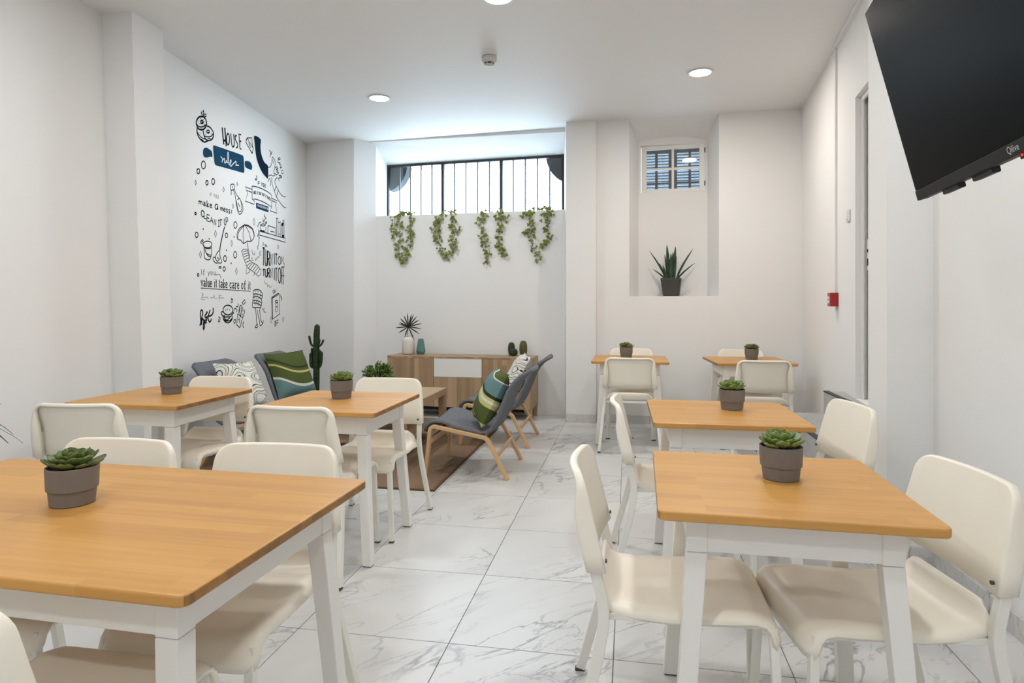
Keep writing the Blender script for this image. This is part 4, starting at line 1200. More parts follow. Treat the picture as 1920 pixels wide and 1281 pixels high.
MURAL = {
 'doughnut_drawing': [(0,14,1,0,[635,2756,633,2743,627,2730,617,2716,604,2704,588,2693,571,2684,553,2678,535,2675,518,2674,503,2677,490,2682,481,2690,475,2700,473,2711,475,2724,480,2737,490,2750,502,2762,517,2773,534,2782,552,2788,570,2792,588,2793,603,2791,617,2786,627,2778,633,2768]),
  (0,11,0,0,[480,2705,489,2700,499,2695,511,2693,530,2696,552,2701,574,2709,592,2718,609,2729,627,2740]),
  (0,12,1,0,[583,2751,581,2745,576,2740,569,2735,560,2731,552,2730,545,2731,540,2734,538,2739,540,2745,545,2750,552,2755,560,2759,569,2760,576,2759,581,2756]),
  (0,10,1,1,[575,2745,569,2736,557,2733,551,2738,557,2747,569,2750]),
  (0,13,0,0,[640,2734,656,2735,671,2737,687,2737,703,2733,718,2727,731,2720,741,2712,748,2702,751,2691,749,2678,742,2663,731,2649,715,2638,695,2628,676,2621,659,2617,642,2616,627,2617,616,2621,608,2628,600,2635,593,2644,586,2653,582,2661,580,2667,581,2672,582,2678]),
  (0,10,0,0,[590,2649,595,2645,601,2641,611,2640,630,2642,654,2647,676,2652,693,2658,708,2664,720,2672,731,2681,739,2692,748,2702]),
  (0,11,1,0,[683,2697,681,2692,676,2687,668,2682,660,2679,651,2678,643,2678,639,2681,637,2685,639,2691,643,2696,651,2701,660,2704,668,2705,676,2705,681,2702]),
  (0,9,1,1,[674,2690,668,2682,656,2679,650,2683,656,2691,668,2694]),
  (0,13,0,0,[488,2680,486,2670,483,2659,483,2649,486,2638,491,2627,499,2617,509,2609,522,2601,537,2595,557,2590,579,2587,601,2588,619,2595,637,2604,654,2614]),
  (0,9,0,0,[491,2643,503,2635,514,2628,527,2622,540,2618,555,2615,569,2614,583,2614,597,2615,611,2616]),
  (0,9,0,0,[540,2682,574,2688]),
  (0,9,0,0,[649,2634,698,2641]),
  (0,9,0,0,[540,2598,585,2598]),
  (0,7,0,0,[497,2739,505,2737]),
  (0,7,0,0,[520,2721,528,2719]),
  (0,7,0,0,[535,2769,544,2767]),
  (0,7,0,0,[577,2774,586,2772]),
  (0,7,0,0,[604,2761,612,2759]),
  (0,7,0,0,[591,2735,599,2733]),
  (0,7,0,0,[623,2677,631,2675]),
  (0,7,0,0,[704,2727,713,2725]),
  (0,7,0,0,[710,2689,719,2686]),
  (0,7,0,0,[617,2659,626,2657]),
  (0,7,0,0,[528,2646,536,2644]),
  (0,14,0,0,[547,2826,558,2814,564,2800]),
  (0,11,0,0,[573,2834,579,2841,584,2846,588,2842,590,2832,587,2817,581,2799]),
  (0,9,0,0,[600,2800,605,2816,610,2827,619,2829,627,2826,628,2818,624,2809,614,2804,603,2800])],
 'heading_lettering': [(0,20,0,0,[901,2792,913,2719,929,2648]),
  (0,20,0,0,[946,2801,959,2722,974,2642]),
  (0,20,0,0,[917,2679,965,2694]),
  (0,15,1,0,[1033,2722,1032,2709,1030,2697,1025,2685,1020,2676,1013,2670,1006,2666,999,2666,993,2669,987,2676,983,2685,980,2696,979,2708,980,2721,983,2734,987,2745,992,2754,999,2761,1006,2765,1013,2765,1019,2761,1025,2755,1030,2746,1032,2735]),
  (0,15,0,0,[1055,2780,1059,2757,1063,2733,1068,2713,1074,2694,1081,2678,1089,2668,1100,2668,1111,2674,1120,2684,1124,2695,1125,2710,1124,2727,1121,2746,1116,2768,1111,2790]),
  (0,15,0,0,[1170,2789,1160,2786,1151,2783,1145,2778,1142,2769,1142,2758,1145,2749,1152,2742,1161,2736,1170,2730,1179,2723,1187,2717,1192,2710,1191,2700,1187,2690,1181,2682,1174,2678,1165,2677,1156,2676]),
  (0,15,0,0,[1259,2820,1213,2815,1226,2752,1235,2686,1265,2685]),
  (0,15,0,0,[1226,2756,1259,2756])],
 'rolling_pin_drawing': [(1,0,1,1,[741,2580,742,2593,747,2595,753,2595,753,2598,754,2600,778,2602,843,2607,932,2613,1020,2618,1099,2624,1174,2629,1232,2632,1263,2634,1275,2635,1284,2633,1295,2633,1303,2630,1310,2618,1317,2585,1322,2542,1326,2508,1326,2492,1323,2486,1318,2481,1316,2476,1312,2473,1284,2470,1222,2465,1138,2460,1055,2454,970,2448,885,2441,823,2437,796,2435,790,2436,785,2438,777,2439,770,2441,763,2456,755,2493,746,2543]),
  (1,0,1,1,[577,2503,578,2512,581,2522,587,2530,597,2537,610,2544,623,2548,637,2550,652,2551,668,2549,687,2547,708,2544,723,2537,730,2524,732,2508,729,2495,720,2491,706,2490,691,2488,676,2482,661,2475,646,2469,630,2465,615,2463,602,2463,592,2465,585,2470,580,2477,577,2484,576,2493]),
  (1,0,1,1,[1337,2589,1350,2596,1371,2600,1392,2603,1412,2605,1432,2607,1451,2605,1466,2598,1480,2588,1488,2577,1491,2564,1489,2550,1480,2538,1462,2533,1437,2531,1412,2530,1386,2531,1359,2533,1341,2539,1332,2554,1331,2573]),
  (2,9,0,0,[871,2531,880,2527,890,2524,898,2519,903,2514,904,2507,901,2497,897,2489,895,2484,897,2486,899,2491,903,2497,907,2503,911,2508,917,2514,923,2519,928,2522,933,2525,938,2526,942,2526,945,2523,944,2518,942,2509,940,2500,940,2494,942,2491,946,2489,951,2489,956,2491,963,2497,970,2506,976,2515,981,2519,983,2518,984,2513,983,2507,985,2504,988,2502,993,2502,999,2503,1003,2508,1008,2518,1012,2532,1015,2547,1017,2560,1016,2573,1013,2585,1010,2595,1006,2600,1003,2599,1000,2592,997,2582,996,2572,997,2559,999,2544,1002,2529,1007,2517,1012,2506,1019,2497,1027,2491,1034,2490,1042,2495,1051,2507,1059,2520,1063,2529,1064,2535,1062,2539,1058,2540,1055,2540,1050,2535,1044,2528,1040,2519,1037,2511,1039,2503,1043,2493,1049,2486,1055,2482,1061,2483,1067,2487,1074,2493,1082,2500,1092,2507,1103,2515,1114,2523,1124,2530,1134,2536,1143,2543,1151,2547,1156,2549,1157,2547,1155,2542,1153,2535,1153,2530,1157,2527,1163,2524,1169,2521,1171,2519,1165,2516,1155,2514,1147,2512,1146,2512,1156,2513,1172,2517,1192,2520,1211,2524])],
 'pencil_drawing': [(0,11,0,0,[1386,2823,1359,2788,1363,2771,1487,2698,1515,2750,1495,2782,1482,2848,1386,2822]),
  (0,8,0,0,[1390,2817,1503,2758]),
  (0,14,0,0,[1474,2715,1487,2696,1503,2718]),
  (0,7,0,0,[1410,2784,1422,2783,1430,2780,1425,2774,1422,2768,1436,2767,1450,2767,1446,2761,1442,2754,1452,2750,1466,2746])],
 'handshake_drawing': [(3,0,1,1,[1535,2883,1577,2892,1636,2892,1679,2885,1689,2868,1682,2843,1677,2819,1679,2796,1682,2774,1688,2754,1699,2735,1713,2718,1728,2703,1744,2689,1762,2678,1781,2669,1806,2666,1834,2664,1854,2652,1862,2614,1862,2564,1856,2529,1842,2519,1822,2524,1800,2531,1774,2537,1746,2546,1720,2557,1695,2571,1672,2586,1650,2603,1630,2621,1611,2640,1595,2662,1581,2686,1570,2713,1561,2739,1554,2763,1550,2786,1546,2809,1537,2836,1528,2864]),
  (0,8,0,0,[1854,2638,1873,2644,1892,2649,1909,2657,1924,2670,1936,2685,1946,2700,1951,2715,1953,2729,1955,2741,1958,2754,1960,2764,1965,2771,1972,2771,1983,2767,1993,2762,2005,2757,2017,2752,2027,2745,2033,2737,2036,2727,2036,2716,2034,2703,2029,2689,2022,2673,2013,2651,2002,2626,1999,2609,2007,2605,2022,2609,2037,2613]),
  (0,8,0,0,[1863,2549,1885,2559,1908,2569,1928,2576,1944,2576,1959,2573,1975,2573,1995,2579,2016,2588,2032,2596,2038,2602,2037,2608,2037,2613]),
  (0,8,0,0,[2037,2672,2052,2680,2067,2687,2080,2691,2093,2690,2103,2684,2105,2678,2088,2672,2063,2664,2051,2659,2068,2659,2097,2661,2115,2660,2103,2653,2078,2642,2066,2635,2084,2636,2115,2640,2130,2639,2114,2628,2083,2612,2051,2596]),
  (0,8,0,0,[2130,2611,2152,2615,2173,2618,2190,2619,2200,2615,2204,2608,2200,2601,2182,2594,2156,2587,2130,2579]),
  (0,8,0,0,[2032,2537,2042,2547,2051,2558,2061,2566,2074,2571,2087,2574,2100,2578]),
  (0,8,0,0,[1885,2823,1901,2818,1918,2813,1927,2805,1923,2791,1911,2774,1899,2756]),
  (0,8,0,0,[1955,2827,1932,2787]),
  (0,8,0,0,[1974,2746,1993,2707]),
  (0,8,0,0,[2099,2777,2117,2788,2135,2799,2149,2804,2159,2802,2165,2795,2164,2788,2151,2782,2130,2777,2109,2771]),
  (0,8,0,0,[2095,2760,2102,2753,2109,2745,2119,2742,2137,2746,2157,2753,2169,2756,2164,2750,2150,2739,2144,2731,2157,2732,2177,2737,2189,2736,2184,2724,2170,2706,2164,2695,2174,2697,2192,2707,2210,2716]),
  (0,8,0,0,[2240,2686,2227,2683,2214,2680,2205,2675,2202,2665,2204,2654,2210,2647,2221,2648,2236,2653,2251,2658]),
  (0,8,0,0,[1946,2557,1946,2537,1947,2517,1954,2496,1972,2471,1995,2444,2018,2420,2034,2401,2048,2385,2070,2369,2104,2350,2146,2331,2184,2316,2215,2304,2242,2295,2266,2290,2286,2288,2304,2290,2321,2292]),
  (0,8,0,0,[2039,2554,2034,2539,2030,2524,2035,2507,2055,2488,2084,2468,2113,2451,2137,2437,2160,2425,2184,2416,2208,2409,2233,2405,2256,2403,2277,2404,2297,2407,2316,2411]),
  (0,8,0,0,[2014,2419,2061,2480]),
  (0,8,0,0,[2070,2376,2117,2444]),
  (0,8,0,0,[1908,2536,1893,2528,1878,2519,1867,2511,1863,2503,1863,2494,1863,2486]),
  (0,8,0,0,[1921,2521,1923,2512,1925,2504,1925,2494,1922,2484,1918,2472,1913,2461]),
  (0,8,0,0,[2130,2607,2149,2609,2169,2610,2183,2610,2192,2609,2197,2606,2192,2601,2171,2594,2141,2586,2121,2577,2121,2568,2130,2560,2139,2552])],
 'banner_drawing': [(0,9,0,0,[1488,2381,1572,2391,1693,2394,1819,2389,1942,2372,1943,2244,1820,2260,1694,2268,1572,2267,1492,2254,1488,2381]),
  (0,8,0,0,[1480,2347,1343,2349,1395,2291,1343,2213,1532,2210,1543,2241,1495,2251]),
  (0,8,0,0,[1371,2319,1481,2318]),
  (0,8,0,0,[1951,2336,2087,2329,2044,2280,2083,2197,1902,2200,1943,2241]),
  (0,8,0,0,[1951,2311,2061,2307]),
  (1,0,1,1,[1576,2234,1865,2236,1865,2176,1577,2179]),
  (2,6,0,0,[1610,2225,1616,2199,1627,2217]),
  (2,6,0,0,[1637,2225,1643,2199,1654,2217]),
  (2,6,0,0,[1665,2225,1671,2199,1682,2217]),
  (2,6,0,0,[1692,2225,1699,2199,1709,2217]),
  (2,6,0,0,[1720,2225,1727,2199,1738,2218]),
  (2,6,0,0,[1749,2225,1755,2199,1766,2218]),
  (2,6,0,0,[1777,2225,1783,2199,1794,2218]),
  (2,6,0,0,[1806,2225,1812,2199,1823,2218]),
  (2,6,0,0,[1835,2225,1841,2199,1852,2218]),
  (0,7,0,0,[1620,2423,1619,2453]),
  (0,7,0,0,[1661,2454,1635,2453,1635,2423]),
  (0,7,0,0,[1635,2438,1656,2438]),
  (0,7,0,0,[1695,2455,1708,2438,1722,2455]),
  (0,7,0,0,[1708,2438,1708,2421]),
  (0,7,0,0,[1758,2438,1756,2447,1751,2453,1744,2456,1738,2453,1733,2447,1731,2438,1733,2429,1738,2423,1745,2420,1751,2423,1756,2429,1758,2438]),
  (0,7,0,0,[1768,2456,1768,2429,1775,2420,1788,2419,1795,2429,1795,2457]),
  (0,5,0,0,[1506,2334,1520,2337]),
  (0,5,0,0,[1513,2335,1513,2308]),
  (0,5,0,0,[1525,2310,1532,2339,1540,2312]),
  (0,5,0,0,[1528,2320,1537,2321]),
  (0,5,0,0,[1545,2313,1544,2341]),
  (0,5,0,0,[1559,2343,1545,2324,1559,2315]),
  (0,5,0,0,[1578,2345,1564,2344,1564,2316,1579,2318]),
  (0,5,0,0,[1564,2330,1576,2331]),
  (0,5,0,0,[1600,2320,1600,2348]),
  (0,5,0,0,[1609,2349,1624,2350]),
  (0,5,0,0,[1616,2349,1617,2321]),
  (0,5,0,0,[1657,2338,1656,2345,1653,2350,1650,2352,1646,2350,1643,2344,1642,2337,1643,2330,1646,2325,1650,2324,1653,2326,1656,2331,1657,2338]),
  (0,5,0,0,[1662,2352,1662,2331,1666,2324,1674,2325,1677,2332,1677,2353]),
  (0,5,0,0,[1683,2353,1698,2353]),
  (0,5,0,0,[1690,2353,1690,2325]),
  (0,5,0,0,[1717,2325,1716,2353,1727,2353,1732,2347,1732,2342,1727,2337,1717,2338]),
  (0,5,0,0,[1737,2353,1737,2331,1741,2324,1749,2324,1752,2331,1752,2352]),
  (0,5,0,0,[1758,2352,1773,2351]),
  (0,5,0,0,[1765,2352,1766,2323]),
  (0,5,0,0,[1796,2321,1796,2350]),
  (0,5,0,0,[1806,2349,1821,2347]),
  (0,5,0,0,[1814,2348,1814,2319]),
  (0,5,0,0,[1841,2316,1841,2345,1854,2342,1854,2332,1841,2331,1855,2327,1856,2316,1841,2316]),
  (0,5,0,0,[1862,2313,1870,2341,1878,2311]),
  (0,5,0,0,[1866,2323,1875,2322]),
  (0,5,0,0,[1900,2331,1895,2337,1889,2338,1884,2330,1884,2319,1889,2309,1895,2308,1900,2313]),
  (0,5,0,0,[1906,2306,1905,2336]),
  (0,5,0,0,[1922,2333,1906,2318,1922,2303]),
  (0,8,1,0,[1596,2465,1595,2462,1590,2458,1583,2456,1575,2453,1568,2453,1561,2453,1556,2454,1555,2457,1556,2460,1561,2463,1567,2466,1575,2468,1583,2469,1590,2469,1595,2467]),
  (0,8,0,0,[1575,2502,1590,2485,1605,2481])],
 'mess_lettering': [(4,4,0,0,[694,2156,694,2183]),
  (4,4,0,0,[727,2183,706,2183,706,2156]),
  (4,4,0,0,[706,2169,723,2169]),
  (4,4,0,0,[753,2183,763,2168,774,2183]),
  (4,4,0,0,[763,2168,764,2154]),
  (4,4,0,0,[803,2168,801,2175,797,2181,792,2183,787,2181,783,2176,781,2168,783,2161,787,2155,792,2153,797,2155,801,2160,803,2168]),
  (4,4,0,0,[810,2183,810,2160,816,2152,826,2152,832,2160,832,2183]),
  (0,9,0,0,[512,2087,515,2059]),
  (0,9,0,0,[514,2079,526,2087,537,2081,538,2059]),
  (0,9,0,0,[538,2079,550,2087,563,2081,566,2059]),
  (0,9,0,0,[583,2083,595,2088,611,2085,613,2063,621,2058]),
  (0,9,0,0,[613,2074,591,2073,581,2065,591,2058,607,2061,613,2067]),
  (0,9,0,0,[633,2104,641,2104,642,2058]),
  (0,9,0,0,[631,2058,652,2058]),
  (0,9,0,0,[668,2088,644,2071,672,2057]),
  (0,9,0,0,[689,2074,724,2074,720,2085,705,2088,691,2083,687,2071,693,2060,708,2057,724,2062]),
  (0,10,0,0,[822,2100,805,2101,790,2098,779,2087,774,2073,779,2063,790,2056,804,2059,816,2067,820,2083,822,2094,824,2078,826,2053]),
  (0,9,0,0,[871,2086,874,2058]),
  (0,9,0,0,[873,2077,883,2086,892,2080,894,2058]),
  (0,9,0,0,[894,2077,904,2086,914,2080,916,2057]),
  (0,9,0,0,[929,2073,958,2072,955,2083,943,2087,931,2082,928,2070,933,2059,945,2056,958,2060]),
  (0,9,0,0,[999,2082,985,2088,973,2082,978,2074,994,2068,997,2059,985,2055,972,2059]),
  (0,9,0,0,[1042,2082,1028,2088,1016,2082,1021,2073,1037,2068,1040,2058,1028,2053,1014,2058]),
  (0,9,0,0,[1077,2091,1067,2057]),
  (0,9,0,0,[592,2002,579,2013,563,2014,550,1999,550,1978,563,1962,580,1962,592,1971]),
  (0,9,0,0,[595,2010,595,1953,631,1952]),
  (0,9,0,0,[683,1989,640,1991,640,1937,683,1935]),
  (0,9,0,0,[640,1964,675,1962]),
  (0,9,0,0,[696,1932,717,1978,740,1929]),
  (0,9,0,0,[704,1948,731,1946]),
  (0,9,0,0,[759,1917,758,1968,791,1915,790,1967]),
  (0,9,0,0,[841,1912,841,1966]),
  (0,9,0,0,[826,1967,855,1965]),
  (0,9,0,0,[826,1913,855,1911]),
  (0,9,0,0,[855,1977,895,1976]),
  (0,9,0,0,[875,1977,875,1919]),
  (0,9,0,0,[935,1994,935,1953,944,1939,961,1938,970,1952,969,1993]),
  (0,9,0,0,[970,1949,969,2010,991,2010,1000,1997,1000,1984,991,1975,969,1976])],
 'spray_bottle_drawing': [(0,8,0,0,[1047,2286,1048,2295,1050,2304,1055,2312,1068,2320,1084,2326,1099,2330,1111,2330,1122,2327,1129,2321,1130,2312,1127,2301,1122,2291,1113,2283,1102,2277,1090,2272,1078,2270,1065,2269,1056,2271,1051,2274,1049,2280,1047,2286]),
  (0,8,0,0,[1064,2268,1064,2222]),
  (0,8,0,0,[1125,2291,1136,2276,1146,2261,1161,2247,1183,2236,1209,2227,1234,2216,1254,2200,1272,2182,1286,2164,1294,2147,1297,2130,1293,2114,1278,2096,1255,2080,1234,2071,1217,2074,1202,2084,1189,2099,1178,2117,1169,2140,1161,2163,1155,2185,1150,2207,1143,2227,1133,2244,1120,2260,1108,2276]),
  (0,8,0,0,[1183,2200,1200,2208,1218,2216,1234,2216,1249,2203,1262,2183,1271,2162,1272,2143,1269,2124,1262,2109,1248,2099,1231,2093,1216,2094,1203,2105,1193,2123,1183,2140,1175,2156,1168,2172,1161,2188]),
  (0,8,0,0,[1197,2176,1234,2139]),
  (0,8,0,0,[1090,2310,1090,2289])],
 'bubble_drawing': [(0,10,1,0,[616,2401,615,2392,612,2384,607,2376,600,2370,593,2365,584,2362,576,2361,568,2363,562,2367,557,2372,554,2379,552,2387,553,2396,557,2404,562,2412,568,2418,576,2423,584,2426,592,2427,600,2425,607,2421,612,2416,615,2409]),
  (0,10,1,0,[525,2331,525,2326,523,2320,519,2315,515,2311,510,2308,504,2306,499,2306,494,2307,489,2309,486,2313,484,2317,483,2322,484,2328,486,2333,489,2338,493,2342,499,2345,504,2347,509,2347,515,2346,519,2344,522,2341,525,2336]),
  (0,10,1,0,[659,2260,658,2255,656,2250,653,2246,650,2242,645,2240,641,2238,636,2238,632,2239,628,2241,625,2245,623,2249,623,2253,623,2258,625,2263,628,2267,632,2271,636,2274,641,2275,645,2275,650,2274,653,2272,656,2269,658,2265]),
  (0,10,1,0,[768,2291,768,2284,765,2277,761,2272,756,2267,750,2263,744,2261,737,2261,731,2262,726,2265,722,2270,720,2275,719,2281,720,2288,722,2295,726,2300,731,2305,737,2309,744,2311,750,2311,756,2310,761,2307,765,2303,768,2297]),
  (0,10,1,0,[473,1975,473,1973,471,1971,470,1969,467,1967,465,1966,462,1965,459,1965,456,1965,454,1966,452,1968,451,1970,451,1972,451,1975,452,1977,454,1979,456,1981,459,1982,462,1983,465,1983,467,1982,470,1981,471,1980,473,1978]),
  (0,9,1,0,[500,1805,499,1799,497,1793,494,1789,489,1785,484,1782,478,1781,473,1781,467,1782,463,1785,459,1790,457,1795,456,1800,457,1806,459,1811,463,1816,467,1820,472,1823,478,1824,484,1824,489,1822,494,1819,497,1815,499,1810]),
  (0,9,1,0,[1176,1965,1175,1957,1172,1950,1167,1943,1161,1937,1154,1934,1146,1932,1138,1932,1131,1934,1125,1938,1120,1944,1117,1950,1116,1958,1117,1966,1120,1973,1125,1980,1131,1986,1138,1989,1146,1991,1153,1991,1161,1989,1167,1985,1172,1980,1175,1973]),
  (0,9,1,0,[999,1851,998,1846,996,1841,993,1836,989,1832,984,1830,978,1829,973,1829,968,1830,963,1833,960,1837,958,1842,957,1847,958,1852,960,1858,963,1862,967,1866,973,1868,978,1870,983,1870,989,1868,993,1865,996,1861,998,1857]),
  (0,9,1,0,[977,1642,976,1636,974,1629,969,1624,964,1619,958,1616,951,1615,944,1616,938,1618,933,1621,928,1626,926,1632,925,1639,926,1645,928,1652,932,1657,938,1662,944,1665,951,1666,958,1666,964,1664,969,1660,973,1655,976,1649]),
  (0,9,1,0,[1171,1691,1170,1683,1167,1676,1162,1669,1156,1664,1149,1661,1141,1659,1134,1660,1126,1662,1120,1667,1116,1672,1113,1679,1112,1686,1113,1694,1116,1701,1120,1707,1126,1712,1133,1716,1141,1717,1149,1717,1156,1715,1162,1711,1167,1705,1170,1698]),
  (0,9,1,0,[956,1549,956,1544,954,1539,950,1535,946,1532,941,1529,936,1528,930,1529,925,1531,921,1533,918,1537,916,1542,915,1547,916,1552,918,1557,921,1561,925,1564,930,1566,936,1567,941,1567,946,1565,950,1562,954,1559,956,1554]),
  (0,9,1,0,[512,1478,511,1475,510,1472,509,1469,506,1467,504,1466,501,1466,499,1466,496,1467,494,1469,492,1471,491,1474,491,1477,491,1480,492,1483,494,1485,496,1487,499,1488,501,1489,504,1489,506,1488,509,1486,510,1484,511,1481]),
  (0,9,1,0,[884,1559,883,1557,881,1555,878,1554,874,1552,869,1551,864,1551,859,1551,854,1551,850,1552,846,1553,844,1555,844,1557,844,1558,846,1560,850,1562,854,1563,859,1564,864,1564,869,1564,874,1564,878,1563,881,1562,883,1560]),
  (0,0,1,1,[587,1861,583,1853,576,1853,572,1860,576,1868,583,1869]),
  (0,0,1,1,[986,1718,981,1710,972,1709,968,1717,972,1725,981,1726]),
  (0,0,1,1,[1129,1850,1125,1841,1116,1840,1111,1848,1116,1857,1125,1858]),
  (0,0,1,1,[1074,1606,1069,1598,1060,1597,1055,1605,1060,1614,1069,1614]),
  (0,0,1,1,[683,1790,680,1782,672,1781,668,1788,672,1796,679,1797]),
  (0,5,1,0,[464,2246,475,2228,464,2205,453,2224]),
  (0,5,1,0,[926,2272,939,2252,926,2227,913,2247]),
  (0,5,1,0,[1099,2151,1113,2130,1100,2105,1086,2126]),
  (0,5,1,0,[1182,2362,1193,2345,1182,2325,1171,2341]),
  (0,5,1,0,[783,1874,801,1844,783,1811,766,1840]),
  (0,5,1,0,[538,1677,554,1648,538,1617,522,1646]),
  (0,5,1,0,[1075,1814,1091,1788,1075,1758,1059,1785]),
  (0,5,1,0,[1164,1569,1183,1539,1164,1507,1146,1537]),
  (0,5,1,0,[1532,2074,1555,2041,1532,2003,1510,2036]),
  (0,5,1,0,[1667,1766,1684,1740,1667,1712,1650,1738]),
  (0,5,1,0,[2109,1866,2126,1843,2110,1817,2093,1840]),
  (0,5,1,0,[2246,1094,2268,1062,2247,1031,2224,1063]),
  (0,5,1,0,[1929,1100,1952,1066,1929,1032,1906,1067])],
 'bucket_drawing': [(0,8,1,0,[723,1746,721,1740,716,1733,707,1727,695,1722,681,1717,666,1714,649,1712,633,1711,618,1712,604,1714,593,1717,584,1722,579,1727,577,1733,579,1739,584,1746,593,1752,604,1757,618,1762,633,1765,649,1768,665,1768,681,1768,695,1766,707,1762,716,1758,721,1752]),
  (0,8,0,0,[577,1736,588,1722,604,1711,634,1705,668,1705,696,1711,723,1721]),
  (0,8,0,0,[593,1712,595,1670,598,1635,604,1622,615,1617,638,1612,663,1610,682,1615,696,1622,701,1632,702,1642]),
  (0,8,0,0,[718,1712,719,1684,718,1661,715,1650,707,1646,689,1640,669,1640,648,1651,630,1665,619,1678,612,1689,609,1699,609,1708]),
  (0,8,0,0,[625,1668,641,1661,658,1656,679,1654,701,1654]),
  (0,8,0,0,[577,1777,559,1766,545,1755,542,1746,541,1738]),
  (0,8,0,0,[585,1767,572,1759,561,1751,558,1742,559,1732])],
 'mop_drawing': [(0,13,0,0,[943,1922,913,1860,878,1775,855,1706]),
  (0,8,0,0,[849,1705,824,1689,803,1673,790,1656,780,1642,765,1640,752,1640,743,1632,741,1622,746,1613,758,1604,773,1596,792,1591,811,1593,832,1597,854,1595,873,1595,887,1600,893,1609,885,1622,873,1637,864,1653,858,1671,857,1688,858,1706]),
  (0,8,0,0,[780,1642,788,1627,797,1615,808,1608,820,1607,837,1619,855,1636]),
  (0,8,0,0,[820,1648,814,1627]),
  (0,8,0,0,[838,1643,838,1629]),
  (0,8,0,0,[769,1636,792,1626])],
 'parasol_drawing': [(0,9,0,0,[1328,1983,1276,1964,1231,1943,1197,1912,1178,1880,1179,1853,1193,1834,1219,1833,1250,1833,1278,1817,1309,1806,1347,1819,1388,1837,1430,1838,1470,1842,1511,1866,1537,1898,1529,1934,1501,1965,1457,1981,1408,1989,1367,1988,1328,1983]),
  (0,7,0,0,[1328,1995,1311,1951,1299,1906,1301,1857,1309,1807]),
  (0,7,0,0,[1334,1984,1266,1944,1212,1905,1196,1870,1193,1837]),
  (0,7,0,0,[1336,1984,1386,1953,1429,1920,1448,1881,1460,1841]),
  (0,7,0,0,[1336,1984,1419,1977,1490,1963,1519,1933,1533,1898]),
  (0,8,0,0,[1384,1823,1409,1752,1440,1690])],
 'deck_chair_drawing': [(0,6,0,0,[1266,1732,1309,1753,1389,1758,1409,1715,1440,1662,1461,1645,1598,1620,1690,1573,1675,1524,1620,1508,1555,1538,1410,1577,1369,1598,1309,1672,1266,1732]),
  (0,6,0,0,[1290,1724,1389,1746]),
  (0,6,0,0,[1299,1703,1403,1726]),
  (0,6,0,0,[1313,1681,1413,1705]),
  (0,6,0,0,[1333,1655,1425,1680]),
  (0,6,0,0,[1353,1629,1440,1653]),
  (0,6,0,0,[1369,1598,1454,1631]),
  (0,6,0,0,[1410,1577,1492,1633]),
  (0,6,0,0,[1455,1571,1538,1626]),
  (0,6,0,0,[1502,1559,1581,1615]),
  (0,6,0,0,[1545,1547,1624,1598]),
  (0,6,0,0,[1587,1530,1659,1581]),
  (0,6,0,0,[1369,1585,1365,1520,1430,1542,1451,1570]),
  (0,6,0,0,[1545,1542,1524,1509]),
  (0,6,0,0,[1481,1762,1502,1722,1544,1716,1554,1750]),
  (0,6,0,0,[1491,1689,1481,1660,1523,1658]),
  (0,6,0,0,[1555,1688,1565,1661,1619,1702,1652,1700])],
 'shelf_drawing': [(0,8,0,0,[1653,1962,2306,1952,2306,1909,1658,1922,1653,1962]),
  (0,8,0,0,[1673,2030,1674,1966]),
  (0,8,0,0,[1803,2020,1803,1962]),
  (0,8,0,0,[1854,2040,1850,1962]),
  (0,8,0,0,[1854,2040,2040,2036,2045,1962]),
  (0,8,0,0,[2067,2144,2068,1964]),
  (0,8,0,0,[2104,2147,2110,1955]),
  (0,8,0,0,[2067,2144,2104,2147]),
  (0,8,0,0,[2114,2103,2179,2117]),
  (0,8,0,0,[2160,2107,2171,1956]),
  (0,8,0,0,[2208,2074,2218,1953]),
  (0,8,0,0,[2266,2143,2272,1950]),
  (0,8,0,0,[2237,2143,2271,2146]),
  (0,8,0,0,[2237,2139,2233,1993]),
  (0,8,0,0,[2119,1981,2161,1983]),
  (0,8,0,0,[1915,1989,2022,1989]),
  (0,8,1,0,[1794,2039,1791,2035,1784,2031,1771,2027,1756,2024,1739,2021,1723,2020,1708,2020,1696,2021,1689,2023,1686,2026,1689,2029,1696,2033,1708,2037,1723,2040,1739,2043,1756,2044,1771,2045,1783,2044,1791,2042]),
  (3,0,1,1,[1662,1964,1702,1983,1727,1970,1756,1986,1790,1962]),
  (0,0,1,1,[2198,2108,2266,2120,2242,2078,2189,2076]),
  (0,0,1,1,[2218,1983,2271,1989,2272,1952,2223,1955]),
  (3,9,0,0,[1694,2053,1673,2050,1653,2045,1637,2032,1625,2017,1616,2005,1609,1994]),
  (3,9,0,0,[1735,2098,1739,2048]),
  (3,9,0,0,[1777,2146,1768,2136,1764,2127,1772,2122,1785,2119,1803,2116,1815,2112,1803,2104,1785,2097,1774,2098,1764,2101]),
  (3,9,0,0,[1739,2070,1758,2077,1773,2081,1777,2077,1777,2071]),
  (3,9,0,0,[1777,2056,1800,2068,1819,2076,1828,2071,1828,2063,1814,2057,1794,2051]),
  (3,9,0,0,[1633,1975,1632,1953,1629,1933,1619,1917,1605,1902]),
  (3,9,0,0,[1629,1933,1654,1886]),
  (3,9,0,0,[1641,1916,1643,1877,1642,1843,1630,1821,1618,1805,1616,1789,1618,1774])],
 'switch_lettering': [(0,3,0,0,[1733,1821,1733,1859]),
  (0,3,0,0,[1756,1855,1752,1858,1748,1852,1748,1820]),
  (0,3,0,0,[1743,1844,1755,1843]),
  (0,3,0,0,[1744,1820,1754,1820]),
  (0,3,0,0,[1775,1842,1782,1822]),
  (0,3,0,0,[1790,1841,1780,1807]),
  (0,3,0,0,[1810,1828,1809,1834,1807,1839,1803,1840,1800,1839,1797,1835,1797,1829,1797,1823,1800,1819,1803,1817,1807,1818,1809,1822,1810,1828]),
